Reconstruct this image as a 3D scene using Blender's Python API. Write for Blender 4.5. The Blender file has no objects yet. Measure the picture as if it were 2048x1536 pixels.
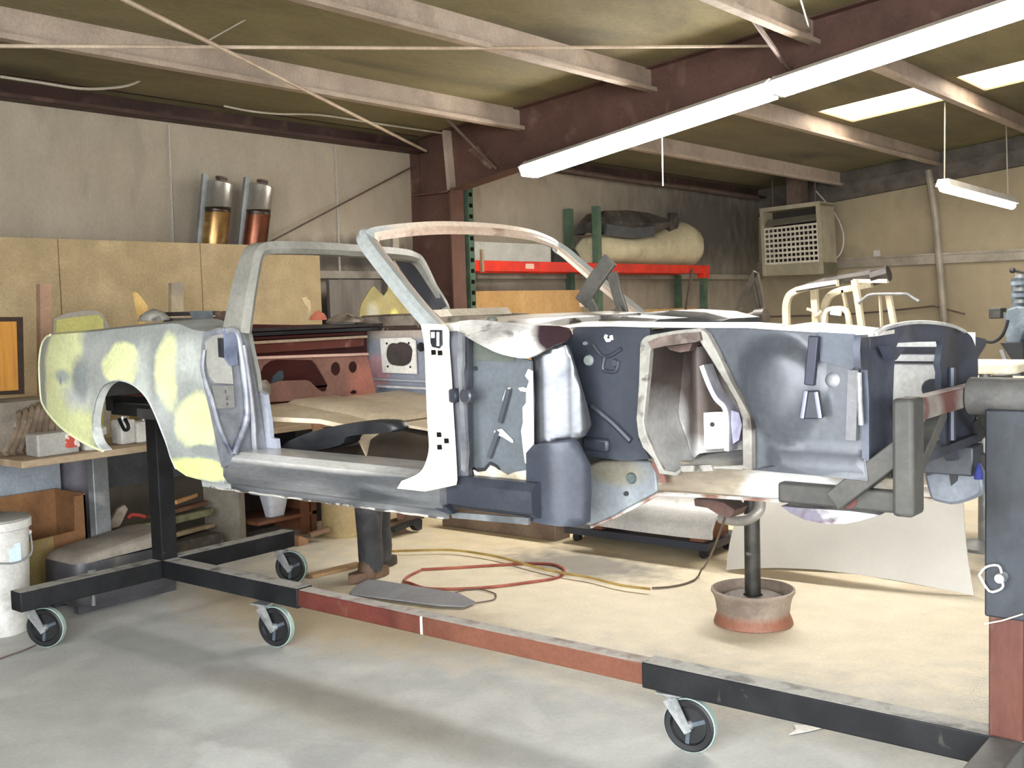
import bpy, bmesh, math, random
from mathutils import Vector, Matrix
from mathutils.geometry import delaunay_2d_cdt
random.seed(7)
sc = bpy.context.scene
COL = sc.collection

# ------------------------------------------------------------------ camera
F_PX, CX, CY = 2180.0, 1024.0, 768.0
CAM = Vector((4.405, -3.510, 1.689))
YAW, PITCH, ROLL = .6761, .0711, .0291
_f = Vector((-math.sin(YAW)*math.cos(PITCH), math.cos(YAW)*math.cos(PITCH), -math.sin(PITCH)))
_r0 = Vector((math.cos(YAW), math.sin(YAW), 0)); _d0 = _f.cross(_r0)
_r = _r0*math.cos(ROLL) + _d0*math.sin(ROLL); _d = -_r0*math.sin(ROLL) + _d0*math.cos(ROLL)
cam_d = bpy.data.cameras.new('camera'); cam = bpy.data.objects.new('camera', cam_d); COL.objects.link(cam)
cam_d.sensor_width = 36.0; cam_d.lens = F_PX/2048*36.0; cam_d.clip_end = 200
cam.matrix_world = Matrix(((_r.x, -_d.x, -_f.x, CAM.x), (_r.y, -_d.y, -_f.y, CAM.y), (_r.z, -_d.z, -_f.z, CAM.z), (0, 0, 0, 1)))
sc.camera = cam
def at(x, y, X=None, Y=None, Z=None):
    """the place on a plane X=, Y= or Z= that a survey pixel of the photograph falls on"""
    d = _r*((x-CX)/F_PX) + _d*((y-CY)/F_PX) + _f
    if X is not None: t = (X-CAM.x)/d.x
    elif Y is not None: t = (Y-CAM.y)/d.y
    else: t = (Z-CAM.z)/d.z
    return CAM + d*t
# ------------------------------------------------------------------ daylight, exposure
sc.view_settings.view_transform = 'Standard'; sc.view_settings.look = 'None'
sc.view_settings.gamma = 1.0; sc.view_settings.use_curve_mapping = False
sc.view_settings.exposure = 0.68
w = bpy.data.worlds.new('sky'); sc.world = w; w.use_nodes = True
bg = w.node_tree.nodes['Background']; bg.inputs[0].default_value = (.95, .975, 1.0, 1); bg.inputs[1].default_value = 9.0
def portal(loc, rot, sx, sy):
    l = bpy.data.lights.new('daylight_opening', 'AREA'); l.shape = 'RECTANGLE'; l.size = sx; l.size_y = sy
    l.cycles.is_portal = True
    o = bpy.data.objects.new('daylight_opening', l); COL.objects.link(o); o.location = loc; o.rotation_euler = rot
XW, YB, YF, XR = -3.4, 12.6, -4.7, 10.0
portal((4.6, YF+.02, 1.9), (math.radians(90), 0, 0), 6.4, 3.7)
portal((XR-.02, -2.95, 1.6), (0, math.radians(90), 0), 3.2, 3.4)

# ------------------------------------------------------------------ materials
def lin(c):
    if isinstance(c, str):
        c = [int(c[i:i+2], 16)/255 for i in (0, 2, 4)]
    return tuple((x/12.92 if x <= .04045 else ((x+.055)/1.055)**2.4) for x in c) + (1,)
def mat(name, c, rough=.6, metal=0., c2=None, sc_=4., thr=(.42, .62), det=6., bump=0., bsc=40., stretch=(1, 1, 1), blobs=(), spec=.5, emit=None, alpha=None, c3=None, sc3=18., thr3=(.55, .7), trans=0., dust=None, micro=.16):
    m = bpy.data.materials.new(name); m.use_nodes = True
    nt = m.node_tree; N = nt.nodes; L = nt.links; b = N['Principled BSDF']
    b.inputs['Roughness'].default_value = rough; b.inputs['Metallic'].default_value = metal
    b.inputs['Specular IOR Level'].default_value = spec
    if trans: b.inputs['Transmission Weight'].default_value = trans
    if alpha is not None: b.inputs['Alpha'].default_value = alpha
    if emit:
        b.inputs['Emission Color'].default_value = lin(emit[0]); b.inputs['Emission Strength'].default_value = emit[1]
    geo = N.new('ShaderNodeNewGeometry')
    mp = N.new('ShaderNodeVectorMath'); mp.operation = 'MULTIPLY'; mp.inputs[1].default_value = stretch
    L.new(geo.outputs['Position'], mp.inputs[0])
    def noise(s, d=6., dist=0.):
        n = N.new('ShaderNodeTexNoise'); n.inputs['Scale'].default_value = s; n.inputs['Detail'].default_value = d; n.inputs['Distortion'].default_value = dist
        L.new(mp.outputs[0], n.inputs['Vector']); return n
    def ramp(sock, a, b_):
        r = N.new('ShaderNodeMapRange'); r.inputs['From Min'].default_value = a; r.inputs['From Max'].default_value = b_
        L.new(sock, r.inputs['Value']); return r.outputs[0]
    def mix(fac, a, b_):
        x = N.new('ShaderNodeMix'); x.data_type = 'RGBA'
        L.new(fac, x.inputs['Factor'])
        for s, i in ((a, 6), (b_, 7)):
            if isinstance(s, tuple): x.inputs[i].default_value = s
            else: L.new(s, x.inputs[i])
        return x.outputs[2]
    cur = lin(c)
    if c2: cur = mix(ramp(noise(sc_, det, .3).outputs['Fac'], *thr), cur, lin(c2))
    if c3: cur = mix(ramp(noise(sc3, 8., .6).outputs['Fac'], *thr3), cur, lin(c3))
    if blobs:
        nn = noise(7., 5.); 
        for bl in blobs:
            col, ctr, rad = bl[:3]; soft = bl[3] if len(bl) > 3 else .25; amp = bl[4] if len(bl) > 4 else .5
            s = N.new('ShaderNodeVectorMath'); s.operation = 'SUBTRACT'; s.inputs[1].default_value = ctr; L.new(geo.outputs['Position'], s.inputs[0])
            q = N.new('ShaderNodeVectorMath'); q.operation = 'DIVIDE'; q.inputs[1].default_value = rad; L.new(s.outputs[0], q.inputs[0])
            l = N.new('ShaderNodeVectorMath'); l.operation = 'LENGTH'; L.new(q.outputs[0], l.inputs[0])
            a = N.new('ShaderNodeMath'); a.operation = 'MULTIPLY_ADD'; L.new(nn.outputs['Fac'], a.inputs[0]); a.inputs[1].default_value = amp; L.new(l.outputs['Value'], a.inputs[2])
            k = ramp(a.outputs[0], 1+amp*.5+soft, 1+amp*.5-soft)
            cur = mix(k, cur, lin(col))
    if dust:
        sx = N.new('ShaderNodeSeparateXYZ'); L.new(geo.outputs['Normal'], sx.inputs[0])
        a = N.new('ShaderNodeMath'); a.operation = 'MULTIPLY'; L.new(ramp(sx.outputs['Z'], .75, .95), a.inputs[0]); L.new(ramp(noise(9., 8.).outputs['Fac'], .25, .5), a.inputs[1])
        cur = mix(a.outputs[0], cur, lin(dust))
    if micro and not emit:
        g1 = noise(55., 8., .4); g2 = noise(6., 6., .2)
        ad = N.new('ShaderNodeMath'); ad.operation = 'ADD'; L.new(g1.outputs['Fac'], ad.inputs[0]); L.new(g2.outputs['Fac'], ad.inputs[1])
        mr = N.new('ShaderNodeMapRange'); mr.inputs['From Min'].default_value = .6; mr.inputs['From Max'].default_value = 1.4
        mr.inputs['To Min'].default_value = 1-micro*1.6; mr.inputs['To Max'].default_value = 1+micro*1.2; L.new(ad.outputs[0], mr.inputs['Value'])
        hv = N.new('ShaderNodeHueSaturation'); L.new(mr.outputs[0], hv.inputs['Value'])
        if isinstance(cur, tuple): hv.inputs['Color'].default_value = cur
        else: L.new(cur, hv.inputs['Color'])
        cur = hv.outputs[0]
    if isinstance(cur, tuple): b.inputs['Base Color'].default_value = cur
    else: L.new(cur, b.inputs['Base Color'])
    if bump:
        bn = N.new('ShaderNodeBump'); bn.inputs['Strength'].default_value = bump; bn.inputs['Distance'].default_value = .02
        L.new(noise(bsc, 6.).outputs['Fac'], bn.inputs['Height']); L.new(bn.outputs[0], b.inputs['Normal'])
    return m

# ------------------------------------------------------------------ mesh building
ORG = {}
def V(*a): return Vector(a)
class MB:
    def __init__(s): s.v = []; s.f = []
    def add(s, vs, fs):
        o = len(s.v); s.v += [Vector(p) for p in vs]; s.f += [tuple(i+o for i in f) for f in fs]; return s
    def box(s, c, d, rz=0., rx=0., ry=0.):
        c = Vector(c); x, y, z = [k/2 for k in d]
        R = Matrix.Rotation(rz, 3, 'Z') @ Matrix.Rotation(ry, 3, 'Y') @ Matrix.Rotation(rx, 3, 'X')
        vs = [c + R @ V(i, j, k) for i in (-x, x) for j in (-y, y) for k in (-z, z)]
        return s.add(vs, [(0, 1, 3, 2), (4, 6, 7, 5), (0, 4, 5, 1), (2, 3, 7, 6), (0, 2, 6, 4), (1, 5, 7, 3)])
    def bb(s, a, b): return s.box([(p+q)/2 for p, q in zip(a, b)], [abs(q-p) for p, q in zip(a, b)])
    def loft(s, rings, cap=True, closed=True):
        n = len(rings[0]); o = len(s.v)
        for r in rings: s.v += [Vector(p) for p in r]
        for i in range(len(rings)-1):
            for j in range(n if closed else n-1):
                a, b = o+i*n+j, o+i*n+(j+1) % n
                s.f.append((a, b, b+n, a+n))
        if cap and closed: s.f.append(tuple(o+j for j in reversed(range(n)))); s.f.append(tuple(o+(len(rings)-1)*n+j for j in range(n)))
        return s
    def sweep(s, path, prof, up=(0, 0, 1), cap=True):
        """prof: list of (side, up) or function t -> list"""
        path = [Vector(p) for p in path]; rings = []; u0 = Vector(up); n = len(path)
        for i, p in enumerate(path):
            t = (path[min(i+1, n-1)] - path[max(i-1, 0)]).normalized()
            a = t.cross(u0)
            if a.length < 1e-4: a = t.cross(V(1, 0, 0)) if abs(t.x) < .9 else t.cross(V(0, 1, 0))
            a.normalize(); b = a.cross(t).normalized()
            pr = prof(i/(n-1)) if callable(prof) else prof
            rings.append([p + a*x + b*y for x, y in pr])
        return s.loft(rings, cap)
    def tube(s, path, r, n=10, cap=True):
        path = [Vector(p) for p in path]; rings = []; m = len(path); a = None
        for i, p in enumerate(path):
            t = (path[min(i+1, m-1)] - path[max(i-1, 0)]).normalized()
            if a is None: a = t.orthogonal().normalized()
            else:
                a = a - t*a.dot(t)
                a = a.normalized() if a.length > 1e-5 else t.orthogonal().normalized()
            b = t.cross(a); rr = r[i] if isinstance(r, (list, tuple)) else r
            rings.append([p + (a*math.cos(k*2*math.pi/n) + b*math.sin(k*2*math.pi/n))*rr for k in range(n)])
        return s.loft(rings, cap)
    def bar(s, path, w_, h, up=(0, 0, 1)): return s.sweep(path, [(-w_/2, -h/2), (w_/2, -h/2), (w_/2, h/2), (-w_/2, h/2)], up)
    def lathe(s, prof, c, axis=(0, 0, 1), n=24, cap=True):
        ax = Vector(axis).normalized(); a = ax.orthogonal().normalized(); b = ax.cross(a); c = Vector(c)
        rings = [[c + ax*h + (a*math.cos(k*2*math.pi/n) + b*math.sin(k*2*math.pi/n))*r for k in range(n)] for r, h in prof]
        return s.loft(rings, cap)
    def prism(s, pts, vec):
        pts = [Vector(p) for p in pts]; return s.loft([pts, [p+Vector(vec) for p in pts]])
    def ball(s, c, r, n=10, rot=None):
        c = Vector(c); rx, ry, rz = r if isinstance(r, (tuple, list)) else (r, r, r); rings = []
        for i in range(1, n):
            t = math.pi*i/n; rings.append([c + V(rx*math.sin(t)*math.cos(k*math.pi/n), ry*math.sin(t)*math.sin(k*math.pi/n), rz*math.cos(t)) for k in range(2*n)])
        return s.loft(rings)
    def patch(s, outl, X=None, Y=None, f=None, th=.004, holes=(), res=.04, flip=1):
        """sheet-metal panel: outline (survey pixels) laid on a plane or curved surface, with its own thickness"""
        isY = Y is not None; base = Y if isY else X
        def to2(p):
            c = base; 
            for _ in range(24 if f else 1):
                P = at(p[0], p[1], Y=c) if isY else at(p[0], p[1], X=c)
                ab = (P.x, P.z) if isY else (P.y, P.z)
                if f: c += max(-.03, min(.03, .5*(f(*ab)-c)))
            return ab
        loops = [[to2(p) for p in l] for l in [outl]+list(holes)]
        return s.patch2(loops[0], X=X, Y=Y, f=f, th=th, holes=loops[1:], res=res, flip=flip)
    def patch2(s, outl, X=None, Y=None, f=None, th=.004, holes=(), res=.04, flip=1):
        isY = Y is not None; base = Y if isY else X
        loops = [list(outl)]+[list(h) for h in holes]
        pts = []; edges = []
        for l in loops:
            o = len(pts); pts += [Vector(p) for p in l]; edges += [(o+i, o+(i+1) % len(l)) for i in range(len(l))]
        def inside(p, l):
            r = False; n = len(l)
            for i in range(n):
                (x1, y1), (x2, y2) = l[i], l[(i+1) % n]
                if (y1 > p[1]) != (y2 > p[1]) and p[0] < (x2-x1)*(p[1]-y1)/(y2-y1)+x1: r = not r
            return r
        if f:
            x0, x1 = min(p[0] for p in outl), max(p[0] for p in outl); y0, y1 = min(p[1] for p in outl), max(p[1] for p in outl)
            bd = list(pts); assert (x1-x0)/res*(y1-y0)/res < 6000, (outl, res)
            for i in range(1, int((x1-x0)/res)+1):
                for j in range(1, int((y1-y0)/res)+1):
                    q = Vector((x0+i*res, y0+j*res))
                    if inside(q, loops[0]) and min((q-b_).length for b_ in bd) > res*.35: pts.append(q)
        vs, _, fs, *_r2 = delaunay_2d_cdt(pts, edges, [], 0, 1e-5)
        tri = []
        for t in fs:
            c = sum((vs[i] for i in t), Vector((0, 0)))/len(t)
            if inside(c, loops[0]) and not any(inside(c, h) for h in loops[1:]): tri.append(tuple(t))
        used = sorted({i for t in tri for i in t}); mp = {i: k for k, i in enumerate(used)}; n = len(used)
        def p3(a, b_, off): 
            c = (f(a, b_) if f else base)+off
            return V(a, c, b_) if isY else V(c, a, b_)
        top = [p3(vs[i][0], vs[i][1], 0) for i in used]; bot = [p3(vs[i][0], vs[i][1], th*flip) for i in used]
        F = []; cnt = {}
        for t in tri:
            t = [mp[i] for i in t]; F.append(tuple(t)); F.append(tuple(i+n for i in reversed(t)))
            for a, b_ in zip(t, t[1:]+t[:1]): cnt.setdefault((min(a, b_), max(a, b_)), []).append((a, b_))
        for e in cnt.values():
            if len(e) == 1: a, b_ = e[0]; F.append((b_, a, a+n, b_+n))
        return s.add(top+bot, F)
    def build(s, name, m, parent=None, smooth=True, ang=40, bevel=0., label=None):
        org = ORG.get(parent.name, V(0, 0, 0)) if parent else None
        if org is None:
            xs = [p.x for p in s.v]; ys = [p.y for p in s.v]; zs = [p.z for p in s.v]
            org = V((min(xs)+max(xs))/2, (min(ys)+max(ys))/2, min(zs))
        me = bpy.data.meshes.new(name); me.from_pydata([p-org for p in s.v], [], s.f)
        bm = bmesh.new(); bm.from_mesh(me); bmesh.ops.recalc_face_normals(bm, faces=bm.faces); bm.to_mesh(me); bm.free()
        me.materials.append(m)
        if smooth: me.shade_smooth(); me.set_sharp_from_angle(angle=math.radians(ang))
        o = bpy.data.objects.new(name, me); COL.objects.link(o)
        if parent: o.parent = parent
        else: o.location = org
        ORG[o.name] = org
        if bevel:
            bv = o.modifiers.new('bevel', 'BEVEL'); bv.width = bevel; bv.segments = 2; bv.limit_method = 'ANGLE'; bv.angle_limit = math.radians(50)
        if label: o['label'] = label
        return o
def tag(o, label, cat, group=None, kind=None):
    o['label'] = label; o['category'] = cat
    if group: o['group'] = group
    if kind: o['kind'] = kind
    return o
def thing(name, label, cat, loc, group=None):
    o = bpy.data.objects.new(name, None); COL.objects.link(o); o.location = loc; o.empty_display_size = .1
    ORG[o.name] = Vector(loc); return tag(o, label, cat, group)
def struct(o, label=None):
    o['kind'] = 'structure'
    if label: o['label'] = label
    return o
def copy_tree(o, parent=None):
    c = o.copy(); COL.objects.link(c); ORG[c.name] = ORG[o.name]
    if parent: c.parent = parent
    for ch in list(o.children): copy_tree(ch, c)
    return c
def spl(pts, n=6, closed=False):
    P = [Vector(p) for p in pts]; out = []; m = len(P)
    g = (lambda i: P[i % m]) if closed else (lambda i: P[max(0, min(m-1, i))])
    for i in range(m if closed else m-1):
        a, b, c, d = g(i-1), g(i), g(i+1), g(i+2)
        for k in range(n):
            t = k/n
            out.append(.5*((2*b)+(c-a)*t+(2*a-5*b+4*c-d)*t*t+(3*b-a-3*c+d)*t**3))
    if not closed: out.append(P[-1])
    return out
def ell(cx, cy, rx, ry, n=16, a0=0): return [(cx+rx*math.cos(a0+k*2*math.pi/n), cy+ry*math.sin(a0+k*2*math.pi/n)) for k in range(n)]
def ats(pts, **k): return [at(x, y, **k) for x, y in pts]
# ================================================================== THE BUILDING
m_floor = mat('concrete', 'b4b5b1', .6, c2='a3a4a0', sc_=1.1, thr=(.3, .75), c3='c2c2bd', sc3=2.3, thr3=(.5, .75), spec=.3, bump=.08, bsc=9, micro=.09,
   blobs=[('e3d8c0', (1.0, 2.05, 0), (2.9, 1.5, 1), .3, .7), ('d6c49e', (-1.2, 4.6, 0), (3.4, 2.4, 1), .3, .8),  # tan blobs: real sanding dust, with the warm lit floor put into the colour
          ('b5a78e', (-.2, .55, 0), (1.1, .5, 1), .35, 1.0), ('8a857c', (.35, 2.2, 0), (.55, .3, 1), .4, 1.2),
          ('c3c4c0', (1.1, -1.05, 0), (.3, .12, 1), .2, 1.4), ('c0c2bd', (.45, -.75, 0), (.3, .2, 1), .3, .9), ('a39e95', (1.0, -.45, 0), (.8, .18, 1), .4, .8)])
m_wall = mat('wall_vinyl', 'a89d8c', .75, c2='998d7c', sc_=.9, thr=(.35, .7), c3='84796b', sc3=3., thr3=(.6, .85), bump=.12, bsc=6, stretch=(1, 1, .5), micro=.09,
   blobs=[('4a443d', (-3.4, 3.9, 2.2), (.3, .9, .16), .5, 1.), ('5a544c', (-3.4, 4.6, 1.5), (.3, 1.3, .55), .5, 1.2), ('55504a', (-3.4, 10.9, 2.8), (.4, 1.9, .8), .6, 1.)])
m_wallb = mat('wall_vinyl_tan', 'a3957a', .75, c2='8d8068', sc_=.8, thr=(.35, .7), bump=.1, bsc=6, c3='6f664f', sc3=2.2, thr3=(.6, .9), stretch=(1, 1, .6), micro=.09)
m_roof = mat('roof_insulation', '857b59', .8, c2='6b624b', sc_=.7, thr=(.35, .65), bump=.3, bsc=4, stretch=(1, .3, 1), c3='454238', sc3=1.4, thr3=(.58, .8))
m_red = mat('red_oxide_primer', '63483f', .6, c2='533d36', sc_=1.5, spec=.3, c3='775c50', sc3=4., thr3=(.6, .75))
m_purlin = mat('purlin_primer', 'b3a292', .6, c2='a29182', sc_=1.0, c3='8a7b6e', sc3=3., thr3=(.6, .8))
m_girt = mat('girt_grey', '9b9284', .6, c2='847b6e', sc_=2.)
m_white = mat('white_enamel', 'e6e4dd', .45)
m_tube = mat('lit_tube', 'ffffff', .4, emit=('fffaf2', 36.0))
m_tube2 = mat('lit_tube_far', 'ffffff', .4, emit=('fffaf2', 22.0))
m_sky = mat('skylight_panel', 'ffffff', .5, emit=('ffefdd', 7.0))
m_wire = mat('wire_pale', 'b9b1a2', .5)
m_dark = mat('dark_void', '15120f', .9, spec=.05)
SL = .102
def roofz(x): return 3.46+SL*(x+2.93) if x <= 4.5 else 3.46+SL*(4.5+2.93)-SL*(x-4.5)
struct(MB().bb((XW-.3, YF-9, -.12), (XR+9, YB+.3, 0)).build('floor', m_floor, smooth=False), 'dusty grey concrete workshop floor')
struct(MB().bb((XW-.12, YF, 0), (XW, YB+.12, 3.62)).build('wall_left', m_wall, smooth=False), 'stained grey insulated side wall')
struct(MB().prism([(XW, YB, 0), (XR, YB, 0), (XR, YB, 3.6), (4.5, YB, 4.35), (XW, YB, 3.5)], (0, .12, 0)).build('wall_back', m_wallb, smooth=False), 'tan insulated end wall')
struct(MB().bb((XR, YF, 3.2), (XR+.12, YB, 3.66)).bb((XR, -1.2, 0), (XR+.12, YB, 3.3)).build('wall_right', m_wallb, smooth=False))
struct(MB().bb((XW, YF-.12, 0), (1.4, YF, 3.6)).bb((7.8, YF-.12, 0), (XR, YF, 3.6)).prism([(XW, YF-.12, 3.5), (4.5, YF-.12, 3.75), (XR, YF-.12, 3.6), (XR, YF-.12, 3.7), (4.5, YF-.12, 4.3), (XW, YF-.12, 3.55)], (0, .12, 0)).build('wall_front', m_wallb, smooth=False))
# roof with two skylight openings
SK = [(-.48, .7, 8.05, 9.05), (.98, 2.2, 8.05, 9.05)]
rf = MB()
def roofpiece(x0, x1, y0, y1):
    rf.loft([[(x, y0, roofz(x)), (x, y1, roofz(x)), (x, y1, roofz(x)+.08), (x, y0, roofz(x)+.08)] for x in (x0, x1)])
roofpiece(XW-.12, 4.5, YF, 8.05); roofpiece(XW-.12, 4.5, 9.05, YB+.12); roofpiece(4.5, XR+.12, YF, YB+.12)
roofpiece(XW-.12, SK[0][0], 8.05, 9.05); roofpiece(SK[0][1], SK[1][0], 8.05, 9.05); roofpiece(SK[1][1], 4.5, 8.05, 9.05)
struct(rf.build('ceiling', m_roof, smooth=False), 'dingy olive vinyl-faced insulation under the roof')
for i, (x0, x1, y0, y1) in enumerate(SK):
    struct(MB().loft([[(x, y0, roofz(x)+.02), (x, y1, roofz(x)+.02), (x, y1, roofz(x)+.05), (x, y0, roofz(x)+.05)] for x in (x0, x1)]).build('window_%d' % (i+1), m_sky, smooth=False), 'glowing translucent skylight panel')
# roof insulation seams
# purlins: Z sections along Y
def purlin(x, y0, y1, name='roof_purlin'):
    z = roofz(x); t = .012
    pr = [(x-t, z), (x-.075, z), (x-.075, z-.015), (x-t, z-.015), (x-t, z-.2), (x+.07, z-.2), (x+.07, z-.165), (x+.055, z-.165), (x+.055, z-.185), (x+t, z-.185), (x+t, z)]
    return struct(MB().loft([[(a, y, b) for a, b in pr] for y in (y0, y1)]).build(name, m_purlin, smooth=False), 'pinkish grey steel roof purlin')
for x in (-2.05, -.6, .87, 2.35, 3.8): purlin(x, YF, YB)
struct(MB().bb((XW, YF, 3.27), (XW+.16, YB, 3.29)).bb((XW, YF, 3.27), (XW+.02, YB, 3.44)).bb((XW, YF, 3.425), (XW+.16, YB, 3.44)).bb((XW+.15, YF, 3.27), (XW+.165, YB, 3.3)).build('eave_beam', mat('eave_brown', '4a3530', .6, c2='3b2a26', sc_=1.5, spec=.3, c3='5f4a40', sc3=3.), smooth=False), 'dark red steel eave strut')
# main frame: tapered rafter and column, red oxide I sections
YR = 4.76
rb = lambda x: 2.87+(3.71-2.87)/(2.37+2.87)*(x+2.87)
ra = MB().prism([(-3.35, YR-.005, rb(-3.35)), (4.5, YR-.005, rb(4.5)), (4.5, YR-.005, roofz(4.5)), (-3.35, YR-.005, roofz(-3.35))], (0, .01, 0))
ra.loft([[(x, YR-.1, rb(x)-.012), (x, YR+.1, rb(x)-.012), (x, YR+.1, rb(x)), (x, YR-.1, rb(x))] for x in (-2.87, 4.5)])
ra.loft([[(x, YR-.1, roofz(x)-.012), (x, YR+.1, roofz(x)-.012), (x, YR+.1, roofz(x)-.001), (x, YR-.1, roofz(x)-.001)] for x in (-3.3, 4.5)])
struct(ra.build('roof_rafter', m_red, smooth=False), 'deep dark red tapered steel rafter')
struct(MB().bb((XW+.02, YR-.006, 0), (-2.87, YR+.006, 2.845)).bb((-2.885, YR-.1, 0), (-2.865, YR+.1, 2.88)).bb((XW, YR-.1, 0), (XW+.02, YR+.1, 3.3))
   .bb((XW+.02, YR-.1, 2.84), (-2.87, YR+.1, 2.855)).build('steel_column', m_red, smooth=False), 'dark red steel building column with cap plate')
struct(MB().loft([[(a, YR-.1, z), (b, YR-.1, z), (b, YR-.007, z), (a, YR-.007, z)] for z, a, b in ((2.86, -2.905, -2.865), (3.47, -2.95, -2.91))]).build('knee_stiffener', m_purlin, smooth=False), 'pale stiffener plate at the knee of the red frame')
# rafter foot gusset
m_gus = mat('gusset_rust', '6f5145', .7, c2='8c7a6c', sc_=9.)
struct(MB().prism([at(935, 300, Y=YR-.02), at(955, 292, Y=YR-.02), at(990, 335, Y=YR-.02), at(978, 338, Y=YR-.02)], (0, .012, 0)).build('trim_1', m_gus, smooth=False))
# girts
struct(MB().bb((XW, YF, 2.0), (XW+.07, YR-.12, 2.07)).bb((XW, YR+.12, 2.0), (XW+.07, YB, 2.07)).build('wall_girt', m_girt, smooth=False), 'grey horizontal steel wall girt')
struct(MB().bb((XW, YB-.08, 2.12), (XR, YB, 2.26)).bb((XW, YB-.1, 2.24), (XR, YB, 2.27)).build('wall_girt', m_girt, smooth=False), 'tan horizontal steel wall girt on the end wall')
struct(MB().loft([[(x, YB-.12, roofz(x)-.42), (x, YB, roofz(x)-.42), (x, YB, roofz(x)-.01), (x, YB-.05, roofz(x)-.01), (x, YB-.05, roofz(x)-.2), (x, YB-.12, roofz(x)-.2)] for x in (XW, 4.5)]).build('end_rafter', mat('dark_steel', '5a534b', .6, c2='45403a'), smooth=False), 'dark steel end rafter along the gable')
# wall seams (battens)
m_seam = mat('seam_tape', 'b5aea2', .6)
tr = MB()
for (x0, y0, x1, y1) in ((335, 250, 342, 482), (668, 292, 675, 484)):
    a, b = at(x0, y0, X=XW), at(x1, y1, X=XW); tr.bar([a+V(.006, 0, 0), V(XW+.006, b.y, b.z-.6)], .012, .03, (1, 0, 0))
struct(tr.build('trim_2', m_seam, smooth=False), 'pale vertical seam tape on the side wall')
# ---- long fluorescent fittings fixed under the rafter
def long_light(x0, x1, y, label, m):
    t = thing('fluorescent_light', label, 'light', ((x0+x1)/2, y, rb((x0+x1)/2)-.12), 'long fluorescent fittings under the red rafter')
    z = lambda x: rb(x)-.015
    MB().loft([[(x, y-.15, z(x)-.05), (x, y-.06, z(x)), (x, y+.06, z(x)), (x, y+.15, z(x)-.05)] for x in (x0, x1)]).build('housing', m_white, t, smooth=False)
    MB().loft([[(x, y-.145, z(x)-.052), (x, y-.12, z(x)-.135), (x, y+.12, z(x)-.135), (x, y+.145, z(x)-.052)] for x in (x0+.012, x1-.012)]).build('lamp', m, t, smooth=False)
    MB().loft([[(x, y-.155, z(x)-.055), (x, y-.09, z(x)-.14), (x, y+.09, z(x)-.14), (x, y+.155, z(x)-.055), (x, y+.06, z(x)+.003), (x, y-.06, z(x)+.003)] for x in (x0, x0+.02)]).build('end_cap', m_white, t, smooth=False)
    return t
long_light(-1.85, .60, 4.62, 'long glowing fluorescent light nearer the steel column', m_tube)
long_light(.63, 3.1, 4.62, 'long glowing fluorescent light farther up the rafter, ending out of frame', m_tube)
# ---- small hanging light
a, b = V(.52, 9.15, 2.86), V(.52, 11.6, 2.55)
a = at(1886, 372, Y=9.15); b = at(2024, 408, Y=11.55)
t = thing('hanging_fluorescent_light', 'small glowing fluorescent strip light hung on two wires below the skylights', 'light', (a+b)/2)
MB().sweep([a, b], [(-.09, 0), (.09, 0), (.06, .08), (-.06, .08)]).build('housing', m_white, t, smooth=False)
MB().tube([a+V(0, 0, -.02), b+V(0, 0, -.02)], .05, 10).build('lamp', m_tube2, t)
MB().tube([at(1889, 358, Y=a.y+.02), V(at(1889, 358, Y=a.y).x, a.y+.02, roofz(a.x)+.01)], .008, 6).build('suspension_wire', m_wire, t)
MB().tube([at(2016, 395, Y=b.y-.1), V(at(2016, 395, Y=b.y).x, b.y-.1, roofz(b.x)+.01)], .008, 6).build('suspension_wire', m_wire, t)
# ================================================================== THE ROTISSERIE
m_blk = mat('black_tube_paint', '161719', .6, spec=.25, c2='202123', sc_=5., c3='5a5853', sc3=10., thr3=(.68, .82), bump=.04, dust='a3a19b')
m_redt = mat('rusty_red_tube', '62322a', .65, spec=.25, c2='522a22', sc_=4., c3='6b4d3f', sc3=6., thr3=(.58, .75), bump=.05,
   dust='b3ada4', blobs=[('6e4636', (1.7, 0, .28), (.65, .2, .2), .3, .6), ('c8c2b8', (1.062, -.05, .28), (.008, .1, .2), .05, .1)])
m_dust = mat('dusty_grey_paint', '545351', .6, c2='474645', sc_=4., c3='6a6460', sc3=9., thr3=(.6, .8))
m_zinc = mat('zinc_plate', 'b9bcbd', .35, .6, c2='8c8f91', sc_=14.)
m_rub = mat('black_rubber', '101113', .5, c2='1a1b1d', sc_=9.)
m_sleeve = mat('worn_black_steel', '25282c', .5, .2, spec=.35, c2='383c42', sc_=3.2, c3='151719', sc3=5., thr3=(.5, .7), stretch=(1, 1, .6))
m_post = mat('red_post', '57342a', .55, .05, spec=.3, c2='4a2820', sc_=3., c3='6b564c', sc3=4., thr3=(.55, .75), stretch=(1.5, 1.5, .4))
ZB, ZT, HW = .223, .3246, .0508
rot = thing('rotisserie_stand', 'black and rusty red steel car rotisserie on caster wheels holding the stripped car shell', 'rotisserie', (1.3, 0, 0))
def tube_box(name, a, b, m, hw=HW, parent=rot, bevel=.006, **k): return MB().bb(a, b).build(name, m, parent, bevel=bevel, **k)
tube_box('base_rail', (-.97, -HW, ZB), (.224, HW, ZT), m_blk)
tube_box('extension_rail', (.2, -HW+.008, ZB+.008), (2.24, HW-.008, ZT-.008), m_redt, label='rusty red telescoping tube')
tube_box('base_rail', (2.221, -HW, ZB), (3.6, HW, ZT), m_blk)
tube_box('cross_rail', (-1.02, -.87, ZB), (-.918, -HW, ZT), m_blk)
tube_box('cross_rail', (-1.02, HW, ZB), (-.918, .9, ZT), m_blk)
tube_box('cross_rail', (3.48, -.9, ZB), (3.58, -HW, ZT), m_dust); tube_box('cross_rail', (3.48, HW, ZB), (3.58, .9, ZT), m_dust)
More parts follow.
